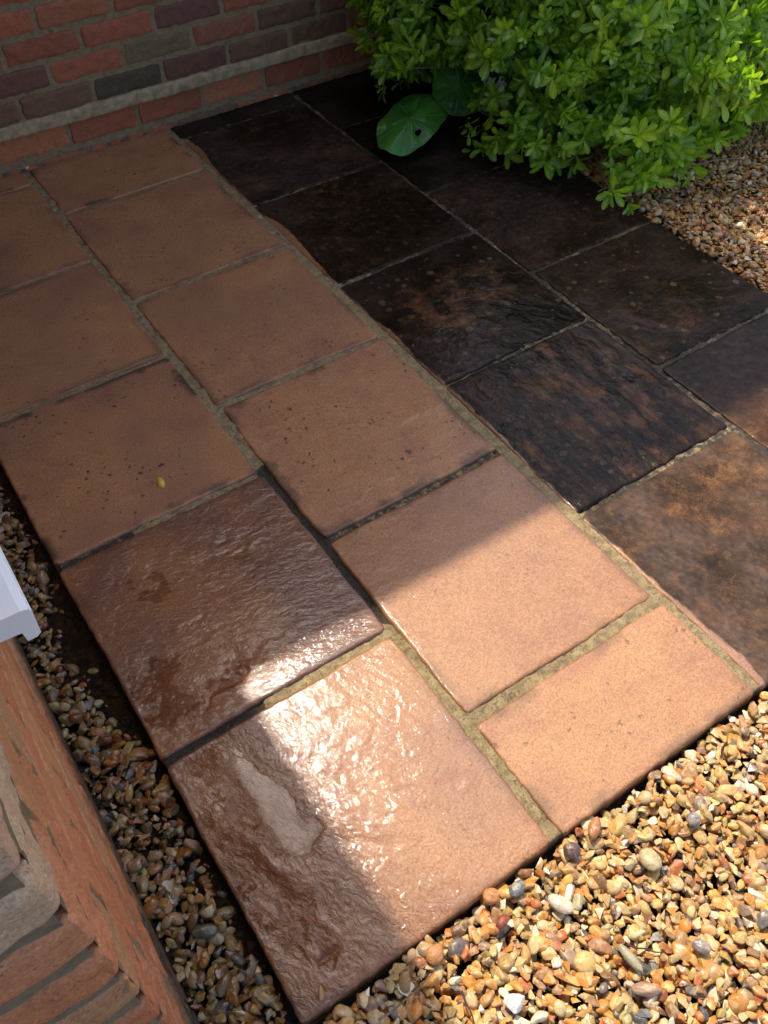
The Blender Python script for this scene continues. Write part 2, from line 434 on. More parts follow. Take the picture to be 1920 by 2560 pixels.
def slab(x0, x1, y0, y1, seed, ang=0, amp=.0016, wet=.15, dirt=.6, algae=0.0, worn=0.0, lichen=0.0, tone=.2,
         step=.0034, hollows=(), level=None, label='', tilt=(0, 0), group=None, rimclean=None, streak=1):
    RECTS.append((x0, x1, y0, y1))
    nx = int((x1 - x0) / step) + 1; ny = int((y1 - y0) / step) + 1
    xs = np.linspace(x0, x1, nx); ys = np.linspace(y0, y1, ny)
    X, Y = np.meshgrid(xs, ys, indexing='ij')
    # slightly uneven outline
    ex = (fbm(Y * 7, X * 0 + 3, seed + 70, 3) - .5) * .007; ey = (fbm(X * 7, Y * 0 + 5, seed + 71, 3) - .5) * .007
    exf = (fbm(Y * 60, X * 2, seed + 72, 3) - .5) * .0035; eyf = (fbm(X * 60, Y * 2, seed + 73, 3) - .5) * .0035
    U = (X - x0) / (x1 - x0); Vv = (Y - y0) / (y1 - y0)
    Xw = X + ex * (1 - 2 * U) * 0 + (ex + exf) * np.abs(2 * U - 1) ** 3
    Yw = Y + (ey + eyf) * np.abs(2 * Vv - 1) ** 3
    d = np.minimum(np.minimum(X - x0, x1 - X), np.minimum(Y - y0, y1 - Y))
    # rounded plan corners
    r = .012
    cx = np.clip(X, x0 + r, x1 - r); cy = np.clip(Y, y0 + r, y1 - r)
    dd = np.hypot(X - cx, Y - cy); over = dd > r
    Xw = np.where(over, Xw + (cx + (X - cx) * r / np.maximum(dd, 1e-6) - X), Xw)
    Yw = np.where(over, Yw + (cy + (Y - cy) * r / np.maximum(dd, 1e-6) - Y), Yw)
    d = np.where(dd > 0, np.minimum(d, np.maximum(r - dd, 0)), d)
    h = relief(X, Y, seed, ang, amp)
    hg = np.clip(.5 + h / amp * .8, 0, 1.3)
    ru, rv = rot2(X, Y, ang)
    h += (fbm(X * 3.2, Y * 3.2, seed + 20, 2) - .5) * .004
    re = .0028 + .0028 * fbm(X * 20, Y * 20, seed + 30, 2)
    q = np.clip(1 - d / re, 0, 1)
    h = h * (.35 + .65 * sstep(0, .012, d)) - re * (1 - np.sqrt(1 - q * q * .96)) * .8
    for (hx, hy, sx, sy, an, dep) in hollows:
        a, b = rot2(X - hx + (fbm(X * 22, Y * 22, seed + 80, 5, .6) - .5) * .085, Y - hy + (fbm(X * 22, Y * 22, seed + 84, 5, .6) - .5) * .085, an)
        h -= dep * np.exp(-((a / sx) ** 2 + (b / sy) ** 2))
    h += (X - (x0 + x1) / 2) * tilt[0] + (Y - (y0 + y1) / 2) * tilt[1]
    Z = Z_TOP + h
    V = np.stack([Xw, Yw, Z], -1).reshape(-1, 3)
    i, j = np.meshgrid(np.arange(nx - 1), np.arange(ny - 1), indexing='ij')
    Q = np.stack([i * ny + j, (i + 1) * ny + j, (i + 1) * ny + j + 1, i * ny + j + 1], -1).reshape(-1, 4)
    # skirt
    ring = np.concatenate([np.arange(nx) * ny, (nx - 1) * ny + np.arange(1, ny), np.arange(nx - 2, -1, -1) * ny + ny - 1, np.arange(ny - 2, 0, -1)])
    low = V[ring].copy(); low[:, 2] = -.042
    n0 = len(V); m = len(ring); k = np.arange(m); k2 = (k + 1) % m
    Q2 = np.stack([ring[k], n0 + k, n0 + k2, ring[k2]], -1)
    # attributes
    wetf = wet * (.75 + .5 * fbm(X * 5, Y * 5, seed + 33, 3))
    if callable(streak): wetf = streak(X, Y, wetf)
    dn = fbm(X * 40, Y * 40, seed + 31, 4)
    st = sstep(.020, .0, d - .004 - .03 * np.clip(dn - .52, 0, 1)) * sstep(.40, .62, fbm(X * 14, Y * 14, seed + 35, 3)) * dirt
    al = np.full(X.shape, float(algae))
    riv3 = np.stack([ru.reshape(-1), rv.reshape(-1), np.full(ru.size, seed * 1.7)], -1)
    if rimclean is not None:
        edge = rimclean(Y) + (fbm(Y * 30, X * 30, 91, 4) - .5) * .010
        al = al * sstep(-.0015, .0015, X - edge)
    wo = worn(X, Y) if callable(worn) else np.full(X.shape, float(worn))
    tn = tone * sstep(.35, .7, fbm(X * 5, Y * 5, seed + 37, 3)) * 1.6
    def full(A): A = A.reshape(-1); return np.concatenate([A, A[ring]])
    ll = (label, )
    cen = ((x0 + x1) / 2, (y0 + y1) / 2, 0)
    me = mesh_np('paving_slab', np.concatenate([V, low]) - np.array(cen), [Q, Q2], M_SLAB, True,
                 dict(wet=np.clip(full(wetf), 0, 1), stain=np.clip(full(st), 0, 1), algae=full(al), worn=full(wo),
                      lichen=full(np.full(X.shape, float(lichen))), tone=full(tn), dirt=full(np.full(X.shape, float(dirt))), hgt=full(hg), riv=np.concatenate([riv3, riv3[ring]])))
    o = link('paving_slab', me, None, cen)
    tag(o, label, 'paving slab', group, 'thing')
    if level is not None:
        # still water standing in the hollows, a level sheet that the stone pierces
        lev = Z_TOP + level
        near = (Z < lev + .0006) & (d > .012)
        nm = near.copy()
        for _ in range(2):
            nm[1:] |= nm[:-1]; nm[:-1] |= nm[1:]; nm[:, 1:] |= nm[:, :-1]; nm[:, :-1] |= nm[:, 1:]
        # only where the hollows are
        hm = np.zeros(X.shape, bool)
        for (hx, hy, sx, sy, an, dep) in hollows:
            a, b = rot2(X - hx, Y - hy, an); hm |= ((a / sx) ** 2 + (b / sy) ** 2) < 7
        nm &= hm
        cell = nm[:-1, :-1] | nm[1:, :-1] | nm[:-1, 1:] | nm[1:, 1:]
        Qp = Q.reshape(nx - 1, ny - 1, 4)[cell]
        if len(Qp):
            us = np.unique(Qp); mp = np.full(n0, -1); mp[us] = np.arange(len(us))
            Vp = V[us].copy(); Vp[:, 2] = lev
            PUD.append((Vp, mp[Qp]))
    return o

TG = 'clean terracotta paving slabs'
DG = 'uncleaned black paving slabs'
def front_wet(X, Y, wv): return wv
# column of slabs beside the gravel channel
slab(0, .453, 0, .454, 11, -66, .0021, wet=1.0, dirt=.35, tone=.30, streak=lambda X, Y, wv: wv * (.42 + .58 * sstep(.32, .16, X + (fbm(X * 9, Y * 9, 640, 4) - .5) * .16)), step=.0028, level=-.0016, tilt=(.004, 0),
     hollows=[(.10, .30, .032, .060, 30, .0030), (.135, .235, .024, .03, 0, .0032), (.035, .22, .026, .065, 24, .0030), (.07, .13, .026, .06, 24, .0028), (.082, .06, .012, .016, 0, .0040)],
     label='terracotta slab at the front corner, half in shade with puddles and half in glaring sun', group=TG)
slab(0, .456, .472, .942, 12, -22, .0022, wet=1.0, dirt=.4, tone=.75, step=.0028, level=-.0016,
     hollows=[(.14, .81, .09, .045, -20, .0026), (.30, .79, .07, .030, -20, .0028), (.06, .63, .040, .026, 20, .0030), (.17, .545, .07, .014, 20, .0032), (.03, .555, .024, .026, 0, .0034)],
     label='wet brown rippled slab with small puddles, second along the gravel channel', group=TG)
slab(0, .450, .955, 1.411, 13, -10, .0012, wet=.30, dirt=1.0, tone=.5, label='terracotta slab with the small yellow leaf lying on it', group=TG)
slab(0, .448, 1.422, 1.881, 14, 10, .0009, wet=.18, dirt=.5, tone=.25, label='plain tan slab at the left picture edge, just behind the slab with the yellow leaf', group=TG)
slab(0, .450, 1.892, 2.352, 15, 35, .0009, wet=.18, dirt=.5, tone=.5, label='terracotta slab at the left edge, second from the house wall', group=TG)
slab(0, .452, 2.361, 2.464, 16, 0, .0009, wet=.2, dirt=.7, tone=.5, label='narrow cut terracotta slab against the house wall at the far left', group=TG)
# second column
slab(.474, .923, 0, .226, 21, -15, .0009, wet=.18, dirt=.55, tone=.02, label='fully sunlit half slab with its long edge on the sunny front gravel', group=TG, step=.003)
slab(.474, .918, .249, .703, 22, -50, .0012, wet=.45, dirt=.4, tone=.10, label='terracotta slab cut by the diagonal shadow edge, behind the sunlit half slab', group=TG, step=.003)
slab(.473, .918, .720, 1.174, 23, -15, .0022, wet=.30, dirt=.8, tone=.12, label='shaded pinkish slab with fine diagonal ridges in the middle of the clean paving', group=TG)
slab(.470, .919, 1.189, 1.649, 24, 60, .0010, wet=.25, dirt=.5, tone=.3, label='shaded terracotta slab with an orange upper corner, third in the column from the house wall', group=TG)
slab(.469, .920, 1.664, 2.142, 25, 20, .0009, wet=.18, dirt=.5, tone=.15, label='tan terracotta slab beside the widest ragged cleaned edge', group=TG)
slab(.469, .922, 2.153, 2.467, 26, 20, .0009, wet=.18, dirt=.8, tone=.25, label='shorter terracotta slab touching the house wall below its cement ledge', group=TG)

def rim(Y):
    b = .946 + .003 * np.sin(Y * 9)
    bulge = np.clip(np.sin((Y - 1.50) * 9.5), 0, 1) * .030 * sstep(1.45, 1.9, Y) * sstep(2.45, 2.1, Y)
    return b + bulge + .012 * sstep(.10, .0, np.abs(Y - 1.16)) + .010 * sstep(.12, .0, np.abs(Y - .06)) * .9
def worn_a(X, Y):
    return np.clip(1.35 - 1.0 * np.hypot((X - 1.19) / .30, (Y - .72) / .25), 0, 1) * (1.35 * np.clip(fbm(X * 40, Y * 12, 402, 5) - .28, 0, 1)) + .08
def worn_b(X, Y):
    return np.clip(1.1 - 1.4 * np.hypot((X - 1.17) / .35, (Y - 1.17) / .28), 0, 1) * (1.6 * np.clip(fbm(X * 26, Y * 26, 403, 5) - .30, 0, 1)) + .06
slab(.938, 1.393, 0, .472, 31, -62, .0030, wet=.20, dirt=.5, algae=1.0, worn=lambda X, Y: .30 + .45 * (fbm(X * 6, Y * 14, 404, 5) - .5), lichen=.35, tone=.55, rimclean=rim,
     label='weathered grey-brown slab in full sun at the right picture edge', group=DG)
slab(.938, 1.393, .484, .946, 32, -88, .0038, wet=.85, dirt=.5, algae=1.0, worn=worn_a, lichen=.6, rimclean=rim,
     label='black riven slab with rusty worn streaks, its near corner reaching the sunlight', group=DG)
slab(.938, 1.393, .955, 1.415, 33, -60, .0030, wet=.75, dirt=.5, algae=1.0, worn=worn_b, lichen=.9, rimclean=rim,
     label='black slab with a brown worn middle and pale lichen dots, wholly shaded', group=DG)
slab(.938, 1.391, 1.424, 1.881, 34, -30, .0020, wet=.6, dirt=.5, algae=1.0, worn=.22, lichen=.35, rimclean=rim,
     label='plain black slab starting where the ragged clean edge bulges widest', group=DG)
slab(.938, 1.388, 1.889, 2.354, 35, -30, .0016, wet=.35, dirt=.5, algae=1.0, worn=lambda X, Y: .10 + .25 * fbm(X * 7, Y * 7, 405, 3), lichen=.2, rimclean=rim,
     label='black slab with a faint brown sheen next to the upper left terracotta slab', group=DG)
slab(.938, 1.386, 2.361, 2.467, 36, 0, .0012, wet=.3, dirt=.5, algae=1.0, worn=.1, lichen=.2,
     label='narrow cut black slab along the foot of the house wall', group=DG)
slab(1.407, 1.850, 0, .250, 41, -20, .002, wet=.2, dirt=.5, algae=1.0, worn=.5, lichen=.4, label='sunlit weathered half slab outside the right picture edge', group=DG, step=.005)
slab(1.407, 1.850, .260, .712, 42, -20, .0030, wet=.7, dirt=.5, algae=1.0, worn=lambda X, Y: .12 + .5 * sstep(.62, .40, Y), lichen=.4, tone=.25,  # near half lightened through the wear mask: sunlight put into the colour
     label='black slab at the right picture edge crossed by the shadow line', group=DG)
slab(1.407, 1.850, .722, 1.176, 43, -15, .0026, wet=.6, dirt=.5, algae=1.0, worn=lambda X, Y: .10 + .2 * fbm(X * 7, Y * 7, 406, 3), lichen=1.0,
     label='black slab sprinkled with pale lichen beside the shaded back gravel', group=DG)
slab(1.403, 1.852, 1.186, 1.654, 44, -15, .0018, wet=.40, dirt=.5, algae=1.0, worn=.20, lichen=.5,
     label='black slab partly under the hanging tips of the shrub', group=DG)
slab(1.399, 1.848, 1.664, 2.130, 45, -15, .0016, wet=.35, dirt=.5, algae=1.0, worn=.12, lichen=.2,
     label='black slab below the two big round leaves', group=DG, step=.005)
slab(1.399, 1.848, 2.140, 2.467, 46, -15, .0016, wet=.3, dirt=.5, algae=1.0, worn=.03, lichen=.1,
     label='black slab in the dark gap between shrub and house wall', group=DG, step=.005)

for Vp, Qp in PUD:
    c = Vp.mean(0)
    o = link('puddle_water', mesh_np('puddle_water', Vp - c, Qp, M_WATER, True), None, tuple(c))
    tag(o, kind='structure')

# mortar between and under the slabs
def mortar():
    st = .0045
    xs = np.arange(.004, 1.846, st); ys = np.arange(.004, 2.462, st)
    X, Y = np.meshgrid(xs, ys, indexing='ij')
    Z = -.0035 + (fbm(X * 55, Y * 55, 300, 4, .65) - .5) * .009 + (fbm(X * 9, Y * 9, 301, 3) - .5) * .005
    # darkness of the joint by place: black in the worn joints, buff elsewhere
    dark = .08 + .40 * sstep(.5, .62, fbm(X * 6, Y * 6, 302, 3))
    def near(ax, ay, bx, by, w):
        px, py = X - ax, Y - ay; dx, dy = bx - ax, by - ay; t = np.clip((px * dx + py * dy) / (dx * dx + dy * dy), 0, 1)
        return sstep(w, w * .5, np.hypot(px - t * dx, py - t * dy))
    for s in [(.465, .47, .465, .95, .03, .85), (.47, .713, .92, .713, .03, .62), (.02, .465, .30, .465, .03, .9), (0, .95, .14, .95, .03, .7), (.5, .24, .60, .24, .03, .35), (.463, 0, .463, .20, .03, .30)]:
        dark = np.maximum(dark, near(*s[:5]) * s[5])
    for s in [(.93, 0, .93, 2.4, .018, .05), (.22, .465, .45, .465, .03, .1), (.60, .24, .92, .24, .03, .02), (.47, 1.18, .9, 1.18, .02, .2), (.46, 1.0, .46, 1.9, .02, .15)]:
        k = near(*s[:5]); dark = dark * (1 - k) + s[5] * k
    dark = np.where(X > .95, .66 + .35 * (fbm(X * 12, Y * 12, 303, 3) - .5), dark)
    Z = Z - .0045 * sstep(.35, .8, dark) * (X < .94)
    for a, b, c_, d_ in RECTS: Z = np.where((X > a + .008) & (X < b - .008) & (Y > c_ + .008) & (Y < d_ - .008), -.030, Z)
    Z = np.where((X > .912) & (X < .942), -.0015 + (fbm(X * 60, Y * 60, 300, 3) - .5) * .003, Z)
    nx, ny = X.shape
    V = np.stack([X, Y, Z], -1).reshape(-1, 3)
    keep = np.zeros((nx - 1, ny - 1), bool)
    i, j = np.meshgrid(np.arange(nx - 1), np.arange(ny - 1), indexing='ij')
    Q = np.stack([i * ny + j, (i + 1) * ny + j, (i + 1) * ny + j + 1, i * ny + j + 1], -1).reshape(-1, 4)
    # skirt
    ring = np.concatenate([np.arange(nx) * ny, (nx - 1) * ny + np.arange(1, ny), np.arange(nx - 2, -1, -1) * ny + ny - 1, np.arange(ny - 2, 0, -1)])
    low = V[ring].copy(); low[:, 2] = -.06; n0 = len(V); m = len(ring); k = np.arange(m); k2 = (k + 1) % m
    Q2 = np.stack([ring[k], n0 + k, n0 + k2, ring[k2]], -1)
    D = dark.reshape(-1)
    me = mesh_np('pavement_mortar', np.concatenate([V, low]), [Q, Q2], M_MORTAR, True, dict(algae=np.concatenate([D, D[ring]])))
    tag(link('pavement_mortar', me), kind='structure')
mortar()

# ------------------------------------------------------------------ ground and channel water
def ground():
    n = 60
    g = np.concatenate([-np.geomspace(40, 1.2, 12), np.linspace(-1, 4, n), np.geomspace(4.5, 40, 12)])
    X, Y = np.meshgrid(g, g, indexing='ij')
    Z = -.062 + (fbm(X * 3, Y * 3, 500, 3) - .5) * .012
    k = len(g); i, j = np.meshgrid(np.arange(k - 1), np.arange(k - 1), indexing='ij')
    Q = np.stack([i * k + j, (i + 1) * k + j, (i + 1) * k + j + 1, i * k + j + 1], -1).reshape(-1, 4)
    tag(link('ground', mesh_np('ground', np.stack([X, Y, Z], -1).reshape(-1, 3), Q, M_SOIL)), kind='structure')
ground()
def channel_water():
    xs = np.linspace(-.118, -.001, 8); ys = np.linspace(.04, 2.40, 60)
    X, Y = np.meshgrid(xs, ys, indexing='ij'); k = len(ys)
    i, j = np.meshgrid(np.arange(len(xs) - 1), np.arange(k - 1), indexing='ij')
    Q = np.stack([i * k + j, (i + 1) * k + j, (i + 1) * k + j + 1, i * k + j + 1], -1).reshape(-1, 4)
    tag(link('water', mesh_np('water', np.stack([X, Y, np.full(X.shape, -.0315)], -1).reshape(-1, 3), Q, M_MUD)), kind='structure')
channel_water()

# ------------------------------------------------------------------ stones
def ico(sub):
    t = (1 + 5 ** .5) / 2
    V = [(-1, t, 0), (1, t, 0), (-1, -t, 0), (1, -t, 0), (0, -1, t), (0, 1, t), (0, -1, -t), (0, 1, -t), (t, 0, -1), (t, 0, 1), (-t, 0, -1), (-t, 0, 1)]
    F = [(0, 11, 5), (0, 5, 1), (0, 1, 7), (0, 7, 10), (0, 10, 11), (1, 5, 9), (5, 11, 4), (11, 10, 2), (10, 7, 6), (7, 1, 8), (3, 9, 4), (3, 4, 2), (3, 2, 6), (3, 6, 8), (3, 8, 9), (4, 9, 5), (2, 4, 11), (6, 2, 10), (8, 6, 7), (9, 8, 1)]
    V = [np.array(v) / np.linalg.norm(v) for v in V]
    for _ in range(sub):
        c = {}; F2 = []
        def mid(a, b):
            k = (min(a, b), max(a, b))
            if k not in c:
                v = V[a] + V[b]; V.append(v / np.linalg.norm(v)); c[k] = len(V) - 1
            return c[k]
        for a, b, d in F:
            e, f, g = mid(a, b), mid(b, d), mid(d, a)
            F2 += [(a, e, g), (b, f, e), (d, g, f), (e, f, g)]
        F = F2
    return np.array(V), np.array(F)
ICO = {s: ico(s) for s in (1, 2, 3, 4)}

def stone_shape(sub, seed, angular=1.0):
    V, F = ICO[sub]
    r = np.random.default_rng(seed)
    k = r.integers(7, 12)
    N = r.normal(size=(k, 3)); N /= np.linalg.norm(N, axis=1)[:, None]
    D = r.uniform(.55, 1.0, k)
    dots = np.clip(V @ N.T, 1e-3, None)
    rad = D[None] / dots
    p = -15.0
    rr = (np.sum(np.minimum(rad, 50) ** p, 1) + 1.15 ** p) ** (1 / p)     # soft minimum of the cutting planes
    rr = rr * angular + (1 - angular) * 1.0
    rr *= 1 + .10 * (noise3(V * 2.2 + seed, seed) - .5) + (.07 * (noise3(V * 5 + seed, seed + 1) - .5) if sub > 1 else 0)
    P = V * rr[:, None]
    P *= np.array([1.0, r.uniform(.52, .88), r.uniform(.36, .66)])
    return P, F
def shard(seed):
    r = np.random.default_rng(seed)
    bm = bmesh.new()
    for _ in range(r.integers(9, 16)):
        v = r.normal(size=3); v /= np.linalg.norm(v); bm.verts.new(v * r.uniform(.8, 1.05))
    res = bmesh.ops.convex_hull(bm, input=bm.verts)
    bmesh.ops.delete(bm, geom=[g for g in res['geom_interior'] if isinstance(g, bmesh.types.BMVert)], context='VERTS')
    bmesh.ops.dissolve_limit(bm, angle_limit=.30, verts=bm.verts, edges=bm.edges)
    bmesh.ops.bevel(bm, geom=list(bm.edges) + list(bm.verts), offset=.085, segments=2, affect='EDGES', profile=.5, clamp_overlap=True)
    bmesh.ops.triangulate(bm, faces=bm.faces)
    bm.verts.index_update()
    P = np.array([v.co[:] for v in bm.verts]); F = np.array([[v.index for v in f.verts] for f in bm.faces]); bm.free()
    P = P * (1 + .06 * (noise3(P * 3 + seed, seed) - .5))[:, None]
    P *= np.array([1.0, r.uniform(.50, .85), r.uniform(.28, .50)])
    return P, F
TEM = {s: [(shard(300 + i) if i % 5 not in (0, 2) else stone_shape(s, 100 + i, 1.0 if i % 4 else .25)) for i in range(36)] for s in (2, 3)}

PAL = np.array([(.56, .24, .045), (.58, .42, .19), (.46, .28, .10), (.24, .12, .05), (.17, .145, .12), (.72, .62, .42), (.44, .13, .03), (.10, .095, .09), (.54, .34, .11), (.36, .18, .07), (.60, .30, .075), (.30, .18, .11)])
PW_ = np.array([.18, .17, .14, .04, .025, .07, .07, .010, .13, .06, .13, .025])
def rotmats(r, n, tilt):
    a = r.uniform(0, 2 * np.pi, n); tx = r.normal(0, tilt, n); ty = r.normal(0, tilt, n)
    ca, sa = np.cos(a), np.sin(a)
    Z = np.zeros((n, 3, 3)); Z[:, 0, 0] = ca; Z[:, 0, 1] = -sa; Z[:, 1, 0] = sa; Z[:, 1, 1] = ca; Z[:, 2, 2] = 1
    cx, sx = np.cos(tx), np.sin(tx); X = np.zeros((n, 3, 3)); X[:, 0, 0] = 1; X[:, 1, 1] = cx; X[:, 1, 2] = -sx; X[:, 2, 1] = sx; X[:, 2, 2] = cx
    cy, sy = np.cos(ty), np.sin(ty); Y = np.zeros((n, 3, 3)); Y[:, 1, 1] = 1; Y[:, 0, 0] = cy; Y[:, 0, 2] = sy; Y[:, 2, 0] = -sy; Y[:, 2, 2] = cy
    return X @ Y @ Z

def gravel(name, region, zf, mat, spacing, seed, sub, layers=2, size=(.0075, .0155), keep=None, label='', weights=None, tilt=.35):
    """region = (x0,x1,y0,y1); zf(x,y) = height of the heap's surface"""
    r = np.random.default_rng(seed)
    mb_V = []; mb_F = []; mb_C = []; mb_S = []; n0 = 0
    for L in range(layers):
        sp = spacing * (1 + .12 * L)
        gx = np.arange(region[0], region[1], sp); gy = np.arange(region[2], region[3], sp * .87)
        X, Y = np.meshgrid(gx, gy, indexing='ij'); X = X + (np.arange(len(gy)) % 2)[None, :] * sp * .5
        X = (X + r.uniform(-.45, .45, X.shape) * sp).reshape(-1); Y = (Y + r.uniform(-.45, .45, Y.shape) * sp).reshape(-1)
        if keep is not None:
            k = keep(X, Y); X, Y = X[k], Y[k]
        n = len(X)
        s = np.exp(r.normal(0, .30, n)) * (size[0] + size[1]) / 2; s = np.clip(s, size[0] * .7, size[1] * 1.35)
        Z = zf(X, Y) - s * .35 - L * spacing * .62 + r.normal(0, .0018, n)
        R = rotmats(r, n, tilt); w_ = PW_ if weights is None else weights
        ci = r.choice(len(PAL), n, p=w_ / w_.sum())
        C = PAL[ci] * r.uniform(.62, 1.10, (n, 1)) * (1 + r.normal(0, .05, (n, 3)))
        ti = r.integers(0, 36, n)
        for t in range(36):
            m_ = np.where(ti == t)[0]
            if not len(m_): continue
            P, F = TEM[sub][t]
            W = np.einsum('nij,vj->nvi', R[m_], P) * s[m_][:, None, None] + np.stack([X[m_], Y[m_], Z[m_]], -1)[:, None, :]
            mb_V.append(W.reshape(-1, 3)); nv = len(P)
            mb_F.append((F[None] + (np.arange(len(m_)) * nv)[:, None, None] + n0).reshape(-1, 3)); n0 += nv * len(m_)
            mb_S.append(np.full(len(F) * len(m_), t % 5 in (0, 2)))
            mb_C.append(np.repeat(np.clip(C[m_], 0, .95), nv, 0))
    me = mesh_np(name, np.concatenate(mb_V), np.concatenate(mb_F), mat, np.concatenate(mb_S), dict(col=np.concatenate(mb_C)))
    o = link(name, me)
    tag(o, label, 'gravel', kind='stuff')
    return o

def front_z(x, y): return -.006 + (fbm(x * 7, y * 7, 601, 3) - .5) * .016 - .003 * sstep(-.03, -.005, y)
gravel('gravel', (-.10, 1.35, -.50, .016), front_z, M_GRAV, .0150, 21, 3, 3, (.0072, .0150),
       keep=lambda x, y: (y < -.0085 + .003 * np.sin(x * 40)) & ((x > .03) | (y < -.02)), label='golden flint gravel in bright sun in front of the slabs')
gravel('gravel', (-.9, 2.6, -1.2, -.50), lambda x, y: front_z(x, y), M_GRAV, .021, 22, 2, 1, (.009, .017), label='golden flint gravel continuing towards the viewer below the picture')
gravel('gravel', (1.35, 1.90, -.50, -.012), front_z, M_GRAV, .019, 23, 2, 1, (.009, .0165), label='golden flint gravel beyond the right picture edge in front of the slabs')
def chan_z(x, y):
    f = (x + .12) / .12                                    # 0 at wall, 1 at slab
    n = fbm(y * 5, x * 0 + 2, 611, 3) - .5
    h = -.014 - .026 * sstep(.50 + n * 1.2, 1.15 + n * .6, f + .30 * sstep(.25, .9, y) - .10)
    return h + (fbm(x * 18, y * 18, 612, 3) - .5) * .012
PWC = PW_ * np.array([.7, 1, 1.3, 1.6, 2.2, .9, .8, 2.2, 1.0, 1.4, .7, 1.5])
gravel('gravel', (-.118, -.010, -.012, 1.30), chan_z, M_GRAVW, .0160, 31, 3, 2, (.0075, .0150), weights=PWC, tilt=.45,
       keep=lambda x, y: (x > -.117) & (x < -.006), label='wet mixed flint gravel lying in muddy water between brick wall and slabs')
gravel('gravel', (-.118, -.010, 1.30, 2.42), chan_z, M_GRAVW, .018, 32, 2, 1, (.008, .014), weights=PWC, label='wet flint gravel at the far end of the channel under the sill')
PWB = PW_ * np.array([.8, .9, 1.2, 1.6, 1.2, .9, 1.3, 1.0, 1.0, 1.4, .8, 1.6])
def back_z(x, y): return .002 + .030 * sstep(1.9, 2.6, x) + (fbm(x * 6, y * 6, 621, 3) - .5) * .022 - .010 * sstep(1.89, 1.86, x)
gravel('gravel', (1.868, 3.0, .45, 2.0), back_z, M_GRAVB, .0155, 41, 2, 2, (.0070, .0145), weights=PWB, label='shaded brown flint gravel to the right of the black slabs, under the shrub')
gravel('gravel', (1.868, 3.6, -.5, .45), back_z, M_GRAVB, .022, 42, 2, 1, (.009, .017), weights=PWB, label='flint gravel to the right of the paving outside the picture')

def pebble(x, y, z, rx, ry, rz, col, label, ang=0, tilt=0, seed=1, angular=.15, mat=None):
    V, F = ICO[4]
    P, _ = stone_shape(4, seed, angular)
    P = P / np.abs(P).max(0) * np.array([rx, ry, rz]) * .86
    me = mesh_np('pebble', P, F, mat or M_GRAV, True, dict(col=np.tile(np.array(col), (len(P), 1))))
    o = link('pebble', me, None, (x, y, z), (tilt, tilt * .6, math.radians(ang)))
    tag(o, label, 'pebble', 'single pebbles standing out of the gravel')
pebble(.470, -.026, .000, .017, .016, .013, (.11, .065, .06), 'round dark plum-brown pebble tucked against the mortar joint at the slab corner', 0, 0, 1)
pebble(.523, -.020, .002, .023, .012, .010, (.36, .15, .06), 'smooth reddish-brown oblong pebble lying by the slab corner', 35, .1, 2)
pebble(.322, -.010, .002, .016, .014, .012, (.45, .19, .06), 'shiny round orange-brown pebble below the edge of the sunlit corner slab', 0, 0, 3)
pebble(.402, -.078, .004, .025, .014, .011, (.52, .44, .33), 'pale fawn oblong pebble, the largest smooth one in the sunny gravel', 115, .15, 4)
pebble(.362, -.024, .002, .018, .012, .009, (.13, .14, .14), 'flat slate-grey pebble beside the slab edge, right of the round orange one', 10, .1, 5)
pebble(.205, -.028, .003, .018, .015, .012, (.42, .18, .06), 'round amber pebble where the shadow edge leaves the corner slab', 20, .1, 6)
pebble(.662, -.098, .004, .014, .013, .011, (.20, .18, .17), 'small round grey pebble at mid right in the sunny gravel', 0, .1, 7)
pebble(.532, -.236, .005, .016, .012, .010, (.22, .19, .17), 'grey oval pebble low in the sunny gravel near the bottom right', 120, .1, 8)
pebble(.425, -.232, .005, .026, .011, .010, (.33, .20, .13), 'long brown pebble slanting in the lower sunny gravel', 140, .1, 9)
pebble(.435, -.190, .006, .028, .009, .009, (.30, .27, .17), 'thin grey-green finger-shaped pebble in the sunny gravel', 92, .1, 10)
pebble(.560, -.105, .004, .022, .019, .012, (.42, .33, .17), 'broad pitted olive-buff pebble in the sunny gravel', 100, .1, 11)
pebble(.262, -.140, .004, .018, .016, .012, (.80, .77, .68), 'chalk-white lumpy pebble left of centre in the sunny gravel', 0, .1, 12, .7)
pebble(-.058, .190, -.010, .024, .012, .011, (.17, .18, .13), 'smooth grey-green oblong pebble in the wet channel gravel', -25, .1, 13, mat=M_GRAVW)
pebble(-.040, .212, -.008, .015, .011, .009, (.85, .66, .42), 'white flint chip with orange spots in the wet channel gravel', -10, .1, 14, .7, mat=M_GRAVW)
pebble(.905, 2.455, .012, .010, .007, .007, (.75, .68, .6), 'white mortar crumb on the wall foot above the terracotta slab corner', 0, .1, 15, .9)
pebble(.470, 2.450, .008, .010, .006, .005, (.75, .70, .62), 'small white chip at the wall foot near the far left slabs', 30, .1, 16, .9)
pebble(1.33, 2.440, .006, .011, .005, .004, (.55, .45, .42), 'pale chip at the wall foot above the black slabs', 20, .1, 17, .9)

